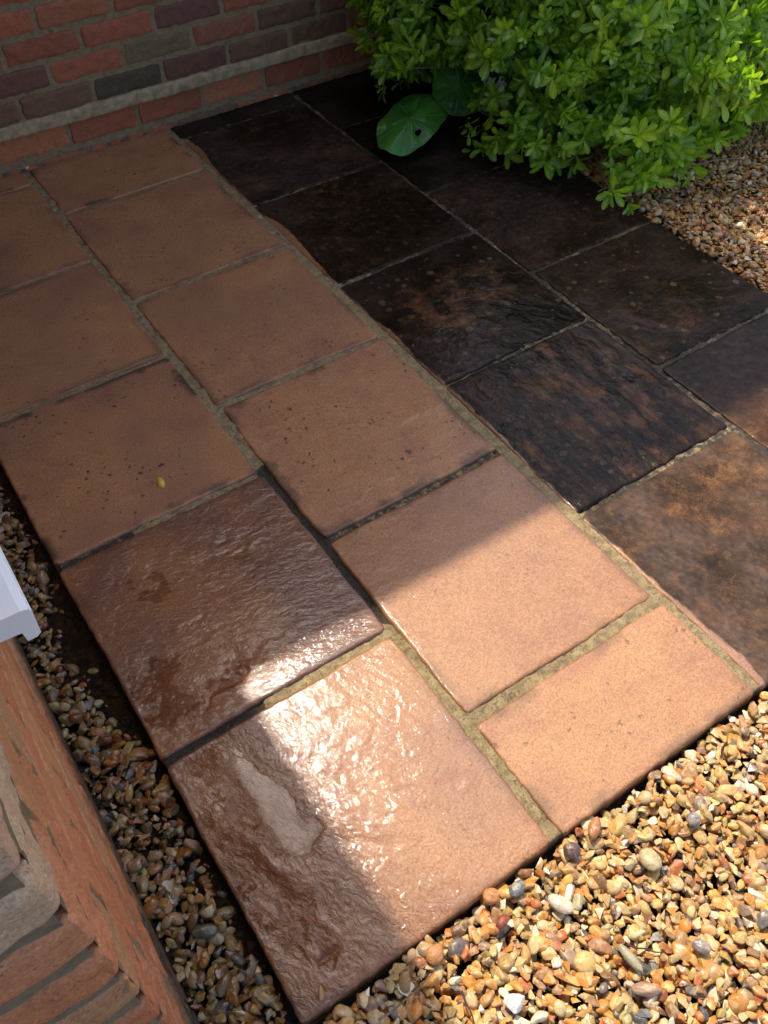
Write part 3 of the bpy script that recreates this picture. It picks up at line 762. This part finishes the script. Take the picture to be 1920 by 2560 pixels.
# ------------------------------------------------------------------ brickwork
def brick_piece(L, H, D, r, step, seed, noise=.0012, faces=('front', 'left', 'right', 'top', 'bottom')):
    """block 0..L (u), 0..H (v), depth 0..D behind the face (w): rounded edges, open back; returns V(u,w,v) with w pointing inwards"""
    nu = max(4, int(L / step) + 1); nv = max(4, int(H / step) + 1); nd = max(3, int(min(D, .03) / step) + 1)
    us = np.linspace(0, L, nu); vs = np.linspace(0, H, nv); ds = np.linspace(0, D, nd)
    Vs = []; Qs = []; n = 0
    def grid(A, B, f, flip=False):
        nonlocal n
        P, Qq = np.meshgrid(A, B, indexing='ij')
        pts = np.stack(f(P, Qq), -1).reshape(-1, 3); k = len(B)
        i, j = np.meshgrid(np.arange(len(A) - 1), np.arange(k - 1), indexing='ij')
        q = np.stack([i * k + j, (i + 1) * k + j, (i + 1) * k + j + 1, i * k + j + 1], -1).reshape(-1, 4)
        if flip: q = q[:, ::-1]
        Vs.append(pts); Qs.append(q + n); n += len(pts)
    o = np.zeros_like
    grid(us, vs, lambda a, b: (a, o(a), b))
    grid(us, ds, lambda a, b: (a, b, o(a) + H))
    grid(us, ds, lambda a, b: (a, b, o(a)), True)
    grid(vs, ds, lambda a, b: (o(a), b, a), False)
    grid(vs, ds, lambda a, b: (o(a) + L, b, a), True)
    P = np.concatenate(Vs)
    c = np.stack([np.clip(P[:, 0], r, L - r), np.maximum(P[:, 1], r), np.clip(P[:, 2], r, H - r)], -1)
    d = P - c; ln = np.linalg.norm(d, axis=1)
    k = ln > r * .999
    P[k] = c[k] + d[k] / ln[k][:, None] * r
    nn = np.where(ln[:, None] > 1e-9, d / np.maximum(ln, 1e-9)[:, None], 0)
    nz = (noise3(P * 60 + seed * 3.7, seed) - .5) * 1.3 + (noise3(P * 170 + seed, seed + 3) - .5) * .7
    P = P + nn * (nz * noise * 1.6)[:, None]
    return P, np.concatenate(Qs)

def frame_map(P, org, u, w_):
    return np.array(org) + P[:, :1] * np.array(u) + P[:, 1:2] * np.array(w_) + P[:, 2:3] * np.array([0, 0, 1.])

def joint_sheet(mb, org, u, inw, L, H, step, seed, rec, amp=.003, mi=1):
    us = np.arange(0, L + step, step); vs = np.arange(0, H + step, step)
    us[-1] = L; vs[-1] = H
    A, B = np.meshgrid(us, vs, indexing='ij')
    w_ = rec + (fbm(A * 50, B * 50, seed, 4) - .5) * amp
    P = np.stack([A, w_, B], -1).reshape(-1, 3); k = len(vs)
    i, j = np.meshgrid(np.arange(len(us) - 1), np.arange(k - 1), indexing='ij')
    q = np.stack([i * k + j, (i + 1) * k + j, (i + 1) * k + j + 1, i * k + j + 1], -1).reshape(-1, 4)
    V = frame_map(P, org, u, inw)
    mb.add(V, q, mi, col=(.2, .17, .1), damp=0.0)

RED = (.40, .122, .055); ORG = (.46, .165, .070); BRN = (.19, .10, .050); PUR = (.19, .080, .052); OLV = (.23, .165, .075); DRK = (.095, .068, .038); RBR = (.31, .11, .050)
YW = 2.427; XE = 2.22
def back_wall():
    root = link('house_wall', None, None, (1.3, YW, 0))
    tag(root, 'red brick house wall with a cement ledge near its foot, behind the paving', 'house wall', kind='thing')
    inv = (-1.3, -YW, 0)
    mb = MB(); r = np.random.default_rng(5)
    # lower course, set back under the ledge
    yl = 2.444
    rows = []
    pins = {  # (row, brick number from x = .496) -> colour
        (0, -1): BRN, (0, 0): BRN, (0, 1): DRK, (0, 2): PUR, (0, 3): BRN, (0, 4): BRN,
        (1, -1): PUR, (1, 0): RED, (1, 1): OLV, (1, 2): RBR, (1, 3): BRN,
        (2, -1): RED, (2, 0): RED, (2, 1): RED, (2, 2): PUR, (2, 3): RED, (2, 4): RBR,
        (3, 0): ORG, (3, 1): RED, (3, 2): RED, (3, 3): BRN}
    def course(z, off, y, row, H=.0625, near=True):
        k0 = int(math.floor((-.13 - .496 - off) / .225)); k = k0
        while True:
            x = .496 + off + k * .225; 
            if x > XE: break
            x0 = max(x + .0065, -.12); x1 = min(x + .2185, XE)
            if x1 - x0 > .02:
                col = pins.get((row, k)) if row is not None else None
                if col is None: col = [RED, RBR, ORG, RED, PUR, BRN, RBR, RED][r.integers(0, 8)]
                col = np.array(col) * r.uniform(.85, 1.15)
                vis = near and x1 > .3
                P, q = brick_piece(x1 - x0, H + r.uniform(-.003, .001), .03, .006, .0065 if vis else .05, int(r.integers(1, 9999)), .0026 if vis else .0)
                P[:, 1] += r.uniform(-.0015, .0025)
                V = frame_map(P, (x0, y, z), (1, 0, 0), (0, 1, 0))
                mb.add(V, q, 0, col=col, damp=np.clip(.35 - (V[:, 2] - .0) * 2.2, 0, 1) * 0.9 + (.15 if row == 0 else 0))
            k += 1
    course(.036, .124, yl, None, H=.069)
    course(-.045, .011, yl, None)
    z = .1515; row = 0
    while z < 3.15:
        course(z, 0 if row % 2 == 0 else .1125, YW, row, near=z < .56)
        z += .075; row += 1
    joint_sheet(mb, (-.12, yl, -.06), (1, 0, 0), (0, 1, 0), XE + .12, .18, .012, 3, .004)
    joint_sheet(mb, (-.12, YW, .145), (1, 0, 0), (0, 1, 0), XE + .12, .50, .012, 4, .0045)
    joint_sheet(mb, (-.12, YW, .645), (1, 0, 0), (0, 1, 0), XE + .12, 2.65, .2, 5, .0045)
    # gable end and back so the house has depth
    box(mb, (XE - .03, YW + .012, -.06), (XE - .002, 6.5, 3.3), 0, col=RBR, damp=0.0)
    box(mb, (-.12, 6.45, -.06), (XE - .035, 6.6, 3.3), 0, col=RBR, damp=0.0)
    mb.V = [v + np.array(inv) for v in mb.V]
    mb.build('brickwork', [M_BRICK, M_JOINT], root)
    # ledge
    mb = MB()
    xs = np.arange(-.12, XE, .012); 
    prof = [(2.466, .1120), (2.4250, .1120), (2.4235, .1128), (2.4228, .118), (2.4228, .134), (2.4234, .1475), (2.4262, .1500), (2.436, .1520)]
    P = []
    for k, (y, zz) in enumerate(prof):
        n_ = (fbm(xs * 30, xs * 0 + k * .7, 77, 4) - .5)
        P.append(np.stack([xs, y + n_ * .003, zz + n_ * (.006 if 0 < k < 6 else .008) + (fbm(xs * 5, xs * 0, 76, 3) - .5) * .006], -1))
    P = np.stack(P, 1); m = len(prof); i, j = np.meshgrid(np.arange(len(xs) - 1), np.arange(m - 1), indexing='ij')
    q = np.stack([i * m + j, i * m + j + 1, (i + 1) * m + j + 1, (i + 1) * m + j], -1).reshape(-1, 4)
    mb.add(P.reshape(-1, 3) + np.array(inv), q)
    mb.build('cement_ledge', M_LEDGE, root)
    # rough mortar fillet at the foot
    mb = MB(); prof = [(2.465, .030), (2.452, .024), (2.446, .012), (2.447, .004), (2.450, -.02)]
    P = []
    for k, (y, zz) in enumerate(prof):
        n_ = fbm(xs * 35, xs * 0 + k * .9, 78, 4) - .5
        P.append(np.stack([xs, y + n_ * .010, zz + n_ * .010 + (fbm(xs * 8, xs * 0, 79, 3) - .5) * .02], -1))
    P = np.stack(P, 1); m = len(prof); i, j = np.meshgrid(np.arange(len(xs) - 1), np.arange(m - 1), indexing='ij')
    q = np.stack([i * m + j, i * m + j + 1, (i + 1) * m + j + 1, (i + 1) * m + j], -1).reshape(-1, 4)
    mb.add(P.reshape(-1, 3) + np.array(inv), q)
    mb.build('mortar_fillet', joint_material('dirty_fillet', (.11, .065, .045), (.30, .19, .14), (.035, .022, .016), .35), root)
    # eaves
    eave_y = 0.530 + .035 + .53 * 3.44
    eaves(root, inv, [((-.12, eave_y), (XE + .04, YW + .1))], 'y', eave_y)
    return root

M_FASCIA = plain('brown_fascia', (.09, .055, .035), .45, 20, .1, .05)
M_SOFFIT = plain('brown_soffit', (.12, .085, .06), .6, 20, .1, .05)
M_ROOF = plain('roof_tile', (.16, .075, .05), .8, 14, .3, .5, .003)
def eaves(root, inv, rects, axis, pos):
    iv = np.array(inv)
    for (a, b) in rects:
        mb = MB(); box(mb, (a[0], a[1] + .022, 3.30), (b[0], b[1], 3.312)); mb.V = [v + iv for v in mb.V]; mb.build('soffit', M_SOFFIT, root, False)
        mb = MB(); box(mb, (a[0], a[1], 3.285), (b[0], a[1] + .02, 3.45)); mb.V = [v + iv for v in mb.V]; mb.build('fascia', M_FASCIA, root, False)
        mb = MB()
        # overlapping tile courses climbing away from the eave
        n = 14
        for k in range(n):
            y0 = a[1] - .035 + k * .25; z0 = 3.43 + k * .25 * .6
            x = a[0]
            box(mb, (a[0], y0, z0), (b[0], y0 + .30, z0 + .02)) if False else None
            V = np.array([[a[0], y0, z0], [b[0], y0, z0], [b[0], y0 + .3, z0 + .18 - .012], [a[0], y0 + .3, z0 + .18 - .012]], float)
            V = np.concatenate([V, V + np.array([0, 0, .022])]); mb.add(V, BOXF)
        mb.V = [v + iv for v in mb.V]; mb.build('roof', M_ROOF, root, False)
back_wall()

CH = .0875                                                  # course height of the corner wall
def corner_wall():
    X0, Y0 = -.12, .010
    root = link('corner_wall', None, None, (X0, Y0, 0))
    tag(root, 'worn orange brick house corner close up at the lower left, under a white sill', 'house wall', kind='thing')
    iv = np.array((-X0, -Y0, 0.))
    mb = MB(); r = np.random.default_rng(9)
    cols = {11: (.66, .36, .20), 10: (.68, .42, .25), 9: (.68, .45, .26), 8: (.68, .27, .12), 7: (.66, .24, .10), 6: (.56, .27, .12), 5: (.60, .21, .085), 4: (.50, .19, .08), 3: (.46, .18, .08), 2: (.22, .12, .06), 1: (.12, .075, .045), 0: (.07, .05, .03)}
    for k in range(0, 38):
        zb = .804 - .0965 + (k - 8) * CH + .006 if False else -.045 + k * CH
        H = CH - .0125
        near = k < 12
        st = .0045 if near else .05
        L1 = .215 if k % 2 else .1025                         # along y; the other face gets the other length
        L2 = .1025 if k % 2 else .215
        # quoin: one block with a rounded vertical arris, both faces showing
        P, q = brick_piece(L1 - .005, H, L2 - .005, .014, st if near else .03, 50 + k, .0032 if near else 0)
        V = frame_map(P, (X0, Y0, zb), (0, 1, 0), (-1, 0, 0))
        # the block's u=0 side is the return face
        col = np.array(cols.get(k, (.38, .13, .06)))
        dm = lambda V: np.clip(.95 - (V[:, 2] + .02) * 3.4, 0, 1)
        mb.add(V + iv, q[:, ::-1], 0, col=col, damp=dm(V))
        y = Y0 + L1 + .005
        while y < 2.42:
            y1 = min(y + .215, 2.42)
            if y1 - y > .03 and not (zb + H > .80 and y1 > .32 and y < 1.75 and zb < 2.05):
                c = np.array([(.68, .26, .11), (.64, .34, .16), (.63, .23, .09), (.58, .30, .14), (.68, .30, .12)][r.integers(0, 5)])
                P, q = brick_piece(y1 - y, H, .03, .007, st * 1.3, int(r.integers(1, 9999)), .0014 if near else 0)
                V = frame_map(P, (X0, y, zb), (0, 1, 0), (-1, 0, 0)); mb.add(V + iv, q[:, ::-1], 0, col=c, damp=dm(V))
            y = y1 + .010
        x = X0 - L2 - .005
        while x > -1.6:
            x1 = x - .215
            c = np.array([(.38, .12, .055), (.36, .10, .05), (.34, .11, .05), (.42, .22, .11)][r.integers(0, 4)])
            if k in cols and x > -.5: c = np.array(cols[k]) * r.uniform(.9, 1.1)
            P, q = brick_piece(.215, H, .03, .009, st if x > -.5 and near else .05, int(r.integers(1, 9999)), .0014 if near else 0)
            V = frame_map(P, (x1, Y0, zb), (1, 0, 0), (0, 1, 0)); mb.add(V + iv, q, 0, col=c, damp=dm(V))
            x = x1 - .010
    # mortar: flush on the long face, deep and dark on the return face
    for (z0, h) in ((-.06, .86), (2.06, 1.26)):
        n0 = len(mb.V)
        joint_sheet(mb, (X0, Y0 + .009, z0), (0, 1, 0), (-1, 0, 0), 2.40, h, .009 if z0 < 1 else .1, 13, .0032, .0020)
    joint_sheet(mb, (X0, Y0 + .02, .80), (0, 1, 0), (-1, 0, 0), .29, 1.26, .02, 13, .0035, .003)
    joint_sheet(mb, (X0, 1.72, .80), (0, 1, 0), (-1, 0, 0), .70, 1.26, .05, 13, .0035, .003)
    joint_sheet(mb, (X0 - 1.5, Y0, -.06), (1, 0, 0), (0, 1, 0), 1.491, 1.1, .008, 14, .0045, .0035, 2)
    joint_sheet(mb, (X0 - 1.5, Y0, 1.04), (1, 0, 0), (0, 1, 0), 1.485, 2.28, .1, 14, .008, .003, 2)
    k = len(mb.V)
    for q in range(n0 if False else 0, k): pass
    mb2 = mb
    # joint sheets were added in world space: shift them
    for i_, (v, a) in enumerate(zip(mb.V, mb.A['damp'])):
        if len(a) and float(np.max(a)) == 0.0 and i_ >= 0 and mb.A['col'][i_][0][0] == .2: mb.V[i_] = v + iv
    mb.build('brickwork', [M_BRICK2, M_JOINT2, M_JOINT3], root)
    # window above the sill
    wf = MB()
    xw = X0 - .06
    def bar(a, b): box(wf, a, b)
    bar((xw - .06, .335, .865), (xw, .395, 2.05)); bar((xw - .06, 1.675, .865), (xw, 1.735, 2.05))
    bar((xw - .06, .395, .865), (xw, 1.675, .925)); bar((xw - .06, .395, 1.99), (xw, 1.675, 2.05)); bar((xw - .06, 1.005, .925), (xw, 1.065, 1.99))
    wf.V = [v + iv for v in wf.V]
    fr = wf.build('window', M_UPVC, root, False)
    gm = Mat('window_glass'); gm.set(Base_Color=(.02, .025, .03), Roughness=.03); 
    g = MB(); box(g, (xw - .035, .396, .926), (xw - .025, 1.004, 1.989)); box(g, (xw - .035, 1.066, .926), (xw - .025, 1.674, 1.989)); g.V = [v + iv for v in g.V]
    g.build('pane', gm.m, fr, False)
    # sill: board with a turned-down nose, its end face towards the viewer
    s = MB(); zt = .860; xn = -.0535; y0, y1 = .180, 1.80
    prof = [(xn, zt - .002), (xn + .0015, zt - .006), (xn, zt - .033), (xn - .004, zt - .036), (xn - .011, zt - .036), (xn - .012, zt - .024), (X0 - .02, zt - .018), (X0 - .12, zt - .018), (X0 - .12, zt + .004), (xn - .006, zt)]
    n = len(prof); A = np.array([[x, y0, z] for x, z in prof]); B = np.array([[x, y1, z] for x, z in prof])
    k = np.arange(n); k2 = (k + 1) % n
    V = np.concatenate([A, B, A, B]) + iv
    s.add(V, np.stack([k, n + k, n + k2, k2], -1)[:, ::-1])
    # end caps as triangle fans from the middle
    for off, flip in ((2 * n, 0), (3 * n, 1)):
        cap = V[off:off + n]; yy = cap[0, 1]
        # strip triangulation: nose part and board part
        tri = [(0, 1, 9), (1, 5, 9), (1, 2, 5), (2, 3, 5), (3, 4, 5), (5, 6, 9), (6, 8, 9), (6, 7, 8)]
        T = np.array(tri); T = T if not flip else T[:, ::-1]
        s.add(cap.copy(), T)
    s.build('window_sill', M_UPVC, fr, False)
    # eaves over this wall, their outer edge parallel to the wall
    ex = .182 - .035 + .075 * 3.44
    mb = MB(); box(mb, (X0 - .1, -1.2, 3.30), (ex - .022, 2.42, 3.312)); mb.V = [v + iv for v in mb.V]; mb.build('soffit', M_SOFFIT, root, False)
    mb = MB(); box(mb, (ex - .02, -1.2, 3.285), (ex, 2.365, 3.45)); mb.V = [v + iv for v in mb.V]; mb.build('fascia', M_FASCIA, root, False)
    mb = MB()
    for k in range(14):
        x0 = ex + .035 - k * .25; z0 = 3.43 + k * .15
        V = np.array([[x0, -1.2, z0], [x0, 2.40, z0], [x0 - .3, 2.40, z0 + .168], [x0 - .3, -1.2, z0 + .168]], float)
        V = np.concatenate([V, V + np.array([0, 0, .022])]); mb.add(V, BOXF)
    mb.V = [v + iv for v in mb.V]; mb.build('roof', M_ROOF, root, False)
M_JOINT3 = joint_material('dark_mossy_mortar', (.20, .145, .08), (.38, .28, .155), (.075, .068, .034), .15)
corner_wall()

# ------------------------------------------------------------------ shrub
def leaf_template(L, W, curl, fold, nr=7, tip=.72):
    """obovate leaf along +x, normal +z"""
    t = 1 - (1 - np.linspace(0, 1, nr + 1)) ** 1.35
    wd = W * .5 * 1.12 * np.sin(np.pi / 2 * t) ** 1.35 * np.sqrt(np.clip(1 - t ** 4.5, 0, 1)); wd[0] = W * .05; wd[-1] = W * .10
    x = L * t; z = -curl * L * t ** 2 + .06 * L * np.sin(np.pi * t)
    V = []; rib = []
    for i in range(nr + 1):
        for s in (-1, -.5, 0, .5, 1):
            V.append((x[i] - abs(s) * .02 * L, s * wd[i], z[i] + fold * abs(s) * wd[i])); rib.append(1.0 if s == 0 else 0.0)
    V = np.array(V); F = []
    for i in range(nr):
        for j in range(4): a = i * 5 + j; F.append((a, a + 5, a + 6, a + 1))
    return V, np.array(F), np.array(rib)
def rx(a): c, s = math.cos(a), math.sin(a); return np.array([[1, 0, 0], [0, c, -s], [0, s, c]])
def ry(a): c, s = math.cos(a), math.sin(a); return np.array([[c, 0, s], [0, 1, 0], [-s, 0, c]])
def rz(a): c, s = math.cos(a), math.sin(a); return np.array([[c, -s, 0], [s, c, 0], [0, 0, 1]])

def rosette(seed, sprig=False):
    r = np.random.default_rng(seed)
    V = []; F = []; R = []; H = []; n = 0
    k = r.integers(8, 12) if not sprig else 14
    for i in range(k):
        L = r.uniform(.036, .064); Vt, Ft, rb = leaf_template(L, L * r.uniform(.36, .48), r.uniform(-.1, .45), r.uniform(.0, .32))
        up = r.uniform(.15, 1.15) if not sprig else r.uniform(.3, .9)
        M = rz(i * 2.39996 + r.uniform(-.3, .3)) @ ry(-up) @ rx(r.uniform(-.6, .6))
        Vt = Vt @ M.T
        Vt[:, 2] += (-.075 * i / k * 1.6 if sprig else -.02 * (1 - up)) 
        V.append(Vt); F.append(Ft + n); R.append(rb); n += len(Vt); H.append(np.full(len(Vt), r.uniform(-.15, .15)))
    return np.concatenate(V), np.concatenate(F), np.concatenate(R), np.concatenate(H)
def shrub():
    root = link('shrub', None, None, (2.35, 1.90, 0))
    tag(root, 'dense leafy green shrub hanging over the black slabs from the back gravel', 'shrub')
    iv = -np.array((2.35, 1.90, 0.))
    r = np.random.default_rng(3)
    ros = [rosette(i) for i in range(14)] + [rosette(50 + i, True) for i in range(8)]
    C = np.array((2.34, 1.88, .32)); RAD = np.array((.82, .70, .52))
    mb = MB(); br = MB(); N = 0
    tips = []
    for _ in range(5600):
        d = r.normal(size=3); d /= np.linalg.norm(d)
        f = 1 - abs(r.normal(0, .17))
        if f < .45: continue
        lump = noise3(np.array([d * 3.2 + 5]), 8)[0]; lump2 = noise3(np.array([d * 8 + 5]), 9)[0]
        rr = .72 + .46 * lump + .34 * (lump2 - .5)
        pos = C + d * RAD * rr * f
        # squash the underside so that the skirt hangs near the ground
        if pos[2] < .07: 
            if r.random() < .35: continue
            pos[2] = r.uniform(.05, .20)
        if pos[1] > YW - .05: continue
        kx = (pos[2] - .15); ray = np.array((1.685, 1.885)) - kx * np.array((1.38, 1.725))
        if pos[2] > .05 and (np.hypot(*(pos[:2] - ray)) < .185 or np.hypot(*(pos[:2] - ray - np.array((-.26, -.02)))) < .16): continue
        if pos[2] > .95 and r.random() < .5: continue
        # keep the part that the photograph's side can see dense, thin out the far half
        if pos[1] > 2.15 and pos[0] > 2.3 and r.random() < .55: continue
        tips.append((pos, d, f))
    for _ in range(150):
        a = r.uniform(0, 1); x = 1.62 + 1.05 * a; y = 1.66 - .42 * min(a / .25, 1) ** .8 + .42 * max(a - .22, 0) + abs(r.normal(0, .10)) - .02
        tips.append((np.array((x, y, r.uniform(.05, .24))), np.array((-.3, -.8, -.15)), 1.0))
    for x, y, z in [(1.72, 1.24, .10), (1.76, 1.20, .07), (1.62, 1.62, .12), (1.585, 1.70, .10), (1.70, 1.55, .1), (1.66, 1.50, .14), (1.84, 1.30, .1), (2.0, 1.26, .12), (2.12, 1.30, .10), (2.02, 1.22, .07), (1.60, 2.15, .25), (1.55, 2.22, .22), (1.62, 2.3, .35), (1.58, 2.05, .3)]:
        tips.append((np.array((x, y, z)), np.array((-.55, -.6, -.5)), 1.0))
    for pos, d, f in tips:
        k = r.integers(0, 14) if r.random() < .72 else r.integers(14, 22)
        V, F, R, H = ros[k]
        ax = d + np.array((-.10, -.15, .30)) + r.normal(0, .32, 3); ax /= np.linalg.norm(ax)
        q = Vector((0, 0, 1)).rotation_difference(Vector(ax)); M = np.array(q.to_matrix()) @ rz(r.uniform(0, 6.28))
        s = r.uniform(.60, 1.15)
        W = (V * s) @ M.T + pos
        W[:, 2] = np.maximum(W[:, 2], .012 + .02 * r.random())
        age_light = np.clip(.12 + .72 * (pos[0] - 1.7) / 1.3 + .30 * (f - .85) / .15 + r.normal(0, .16), .0, 1)  # young outer tips paler; lightening to the right paints in the wall's shade
        mb.add(W + iv, F, 0, hue=np.clip(H + age_light, 0, 1), rib=R)
        if r.random() < .35:
            b0 = C * np.array((1, 1, 0)) + np.array((r.normal(0, .07), r.normal(0, .07), -.03))
            mid = (b0 + pos) / 2 + np.array((0, 0, .10)) + r.normal(0, .04, 3)
            t = np.linspace(0, 1, 8)[:, None]
            pts = (1 - t) ** 2 * b0 + 2 * t * (1 - t) * mid + t ** 2 * pos
            tube(br, pts + iv, np.linspace(.006, .0014, 8), 5)
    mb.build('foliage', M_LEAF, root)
    br.build('branches', M_STEM, root)
shrub()

# ------------------------------------------------------------------ broad-leaved plant
def broad_plant():
    root = link('broad_leaved_plant', None, None, (1.80, 2.02, 0))
    tag(root, 'low plant with two big glossy round leaves poking out beside the shrub', 'plant')
    iv = -np.array((1.80, 2.02, 0.))
    def big(cx, cy, cz, a, b, ang, hole, seed, tilt):
        nr, nt = 26, 180
        rr = np.linspace(0, 1, nr + 1)[1:]; th = np.arange(nt) * 2 * np.pi / nt
        Rr, T = np.meshgrid(rr, th, indexing='ij')
        out = 1 + .03 * np.sin(3 * T + seed) + .015 * np.sin(7 * T + seed * 2) + .008 * np.sin(13 * T)
        if hole: out -= .10 * np.exp(-((np.angle(np.exp(1j * (T - 1.75))) / .35) ** 2)) + .04 * np.exp(-((np.angle(np.exp(1j * (T + 1.25))) / .3) ** 2))
        x = Rr * np.cos(T) * a * out; y = Rr * np.sin(T) * b * out
        z = -.18 * np.abs(y) - 1.0 * (x ** 2 + y ** 2) + .004 * np.sin(T * 5 + seed) * Rr ** 3 + .004 * np.abs(np.sin(T * 5)) * Rr + .008 * (fbm(x * 25 + 9, y * 25, seed, 3) - .5)
        V = np.stack([x, y, z], -1).reshape(-1, 3); V = np.concatenate([V, [[0, 0, 0.0]]])
        i, j = np.meshgrid(np.arange(nr - 1), np.arange(nt), indexing='ij'); j2 = (j + 1) % nt
        Q = np.stack([i * nt + j, (i + 1) * nt + j, (i + 1) * nt + j2, i * nt + j2], -1).reshape(-1, 4)
        if hole:
            cen = V[Q].mean(1); hx, hy = hole
            keep = ((cen[:, 0] - hx) / .013) ** 2 + ((cen[:, 1] - hy) / .008) ** 2 > 1
            Q = Q[keep]
        jj = np.arange(nt); T3 = np.stack([np.full(nt, nr * nt), jj, (jj + 1) % nt], -1)
        vein = np.concatenate([(np.exp(-(np.sin(T * 4.5 + .3) / (.05 + .10 * (1 - Rr))) ** 2) * .9 * (Rr < .92)).reshape(-1), [1]])
        M = np.array(Vector((0, 0, 1)).rotation_difference(Vector(tilt)).to_matrix()) @ rz(math.radians(ang))
        W = V @ M.T + np.array((cx, cy, cz))
        # faces as one mesh
        me = mesh_np('leaf', W + iv, [Q, T3], M_BROAD, True, dict(hue=np.clip(.35 + .3 * (seed % 2) + 1.6 * (fbm(W[:, 0] * 14, W[:, 1] * 14, seed, 4) - .5), 0, 1), rib=vein * 3))
        link('leaf', me, root)
        mb = MB(); p1 = np.array((cx, cy, cz)) ; p0 = np.array((1.80, 2.02, -.02)); t = np.linspace(0, 1, 10)[:, None]
        pts = (1 - t) * p0 + t * p1 + np.array((0, 0, .03)) * np.sin(np.pi * t) - np.array((0, 0, .006))
        tube(mb, pts + iv, .0035, 6); mb.build('leaf_stalk', M_STEM, root)
    big(1.515, 1.905, .095, .135, .088, 14, (-.02, -.045), 3, (-.22, -.30, .93))
    big(1.680, 1.885, .155, .088, .080, 70, None, 4, (-.32, -.55, .77))
broad_plant()

# ------------------------------------------------------------------ small loose things
def twig(pts, r, mat, name, label, cat='twig', n=6):
    pts = np.array(pts, float); k = max(6, len(pts) * 5)
    s = np.linspace(0, len(pts) - 1, k)
    P = np.stack([np.interp(s, np.arange(len(pts)), pts[:, a]) for a in range(3)], -1)
    for _ in range(2): P[1:-1] = (P[:-2] + P[1:-1] * 2 + P[2:]) / 4
    P += (noise3(np.stack([s, s * 0, s * 0], -1) * 2.1, len(pts))[:, None] - .5) * .003
    c = P[0].copy(); mb = MB(); tube(mb, P - c, np.linspace(r, r * .45, k), n)
    o = mb.build(name, mat); o.location = c; tag(o, label, cat, 'dead twigs on the gravel' if cat == 'twig' else None)
twig([(1.80, 1.36, .02), (1.88, 1.34, .04), (1.95, 1.29, .045), (2.14, 1.27, .045), (2.25, 1.245, .04), (2.335, 1.28, .04), (2.44, 1.32, .045), (2.52, 1.33, .05)], .0026, M_TWIG, 'twig', 'long thin bare twig curving over the back gravel below the shrub')
twig([(1.93, 1.19, .018), (1.98, 1.155, .022), (2.04, 1.145, .02)], .0016, M_TWIG, 'twig', 'short pale twig on the back gravel near the slab edge')
twig([(.088, -.055, .012), (.135, -.055, .014), (.19, -.048, .012)], .0020, M_TWIG, 'twig', 'pale dry stalk on the shaded gravel below the corner slab')
twig([(.09, -.12, .012), (.13, -.145, .014), (.175, -.165, .012)], .0015, M_TWIG, 'twig', 'thin straight stick in the shaded front gravel, nearest the bottom edge')
twig([(.44, -.175, .012), (.46, -.195, .012), (.48, -.215, .012)], .0018, M_DARKWOOD, 'twig', 'small dark twig among the sunny gravel')
twig([(.205, -.09, .013), (.20, -.12, .015), (.19, -.15, .013)], .0016, M_DARKWOOD, 'twig', 'dark thin twig near the shadow edge on the front gravel')

def chip(pts, z, mat, name, label, cat, th=.0012, curl=.003, parentloc=None):
    pts = np.array(pts, float); c = pts.mean(0); n = len(pts)
    rings = [0.0, .5, 1.0]
    V = [[0, 0, curl]]
    for f in rings[1:]:
        for p in pts: d = (p - c) * f; V.append([d[0], d[1], curl * (1 - f * f * 1.2)])
    V = np.array(V); V2 = V - np.array([0, 0, th]); k = np.arange(n); k2 = (k + 1) % n
    T = np.stack([np.zeros(n, int), 1 + k, 1 + k2], -1); Q = np.stack([1 + k, 1 + n + k, 1 + n + k2, 1 + k2], -1)
    m = len(V); Qs = np.stack([1 + n + k, m + 1 + n + k, m + 1 + n + k2, 1 + n + k2], -1)
    me = mesh_np(name, np.concatenate([V, V2]), [np.concatenate([Q, Q[:, ::-1] + m, Qs]), np.concatenate([T, T[:, ::-1] + m])], mat)
    o = link(name, me, None, (c[0], c[1], z)); tag(o, label, cat); return o
M_YEL = plain('yellow_leaf', (.62, .36, .05), .45, 90, .2)
M_BRL = plain('brown_leaf', (.38, .20, .07), .5, 90, .25)
chip([(.262, 1.022), (.268, 1.030), (.272, 1.042), (.270, 1.052), (.264, 1.060), (.259, 1.050), (.255, 1.040), (.254, 1.030)], .0025, M_YEL, 'fallen_leaf', 'tiny yellow leaf lying on the shaded terracotta slab', 'leaf')
chip([(.034, .010), (.041, .013), (.046, .022), (.047, .031), (.041, .028), (.036, .020)], .0025, M_BRL, 'fallen_leaf', 'tiny brown leaf on the front tip of the corner slab', 'leaf')
chip([(1.87, 1.10), (1.895, 1.092), (1.915, 1.082), (1.905, 1.098), (1.885, 1.108)], .018, M_BRL, 'fallen_leaf', 'small tan leaf at the back gravel edge', 'leaf')
chip([(.300, -.048), (.312, -.040), (.322, -.043), (.326, -.052), (.312, -.056), (.302, -.057)], .012, M_BARK, 'bark_chip', 'red bark chip just below the round orange pebble', 'bark chip', .003)
chip([(.243, -.178), (.250, -.172), (.262, -.190), (.272, -.208), (.262, -.214), (.250, -.198)], .012, M_BARK, 'bark_chip', 'long dark red bark chip low in the front gravel', 'bark chip', .003)
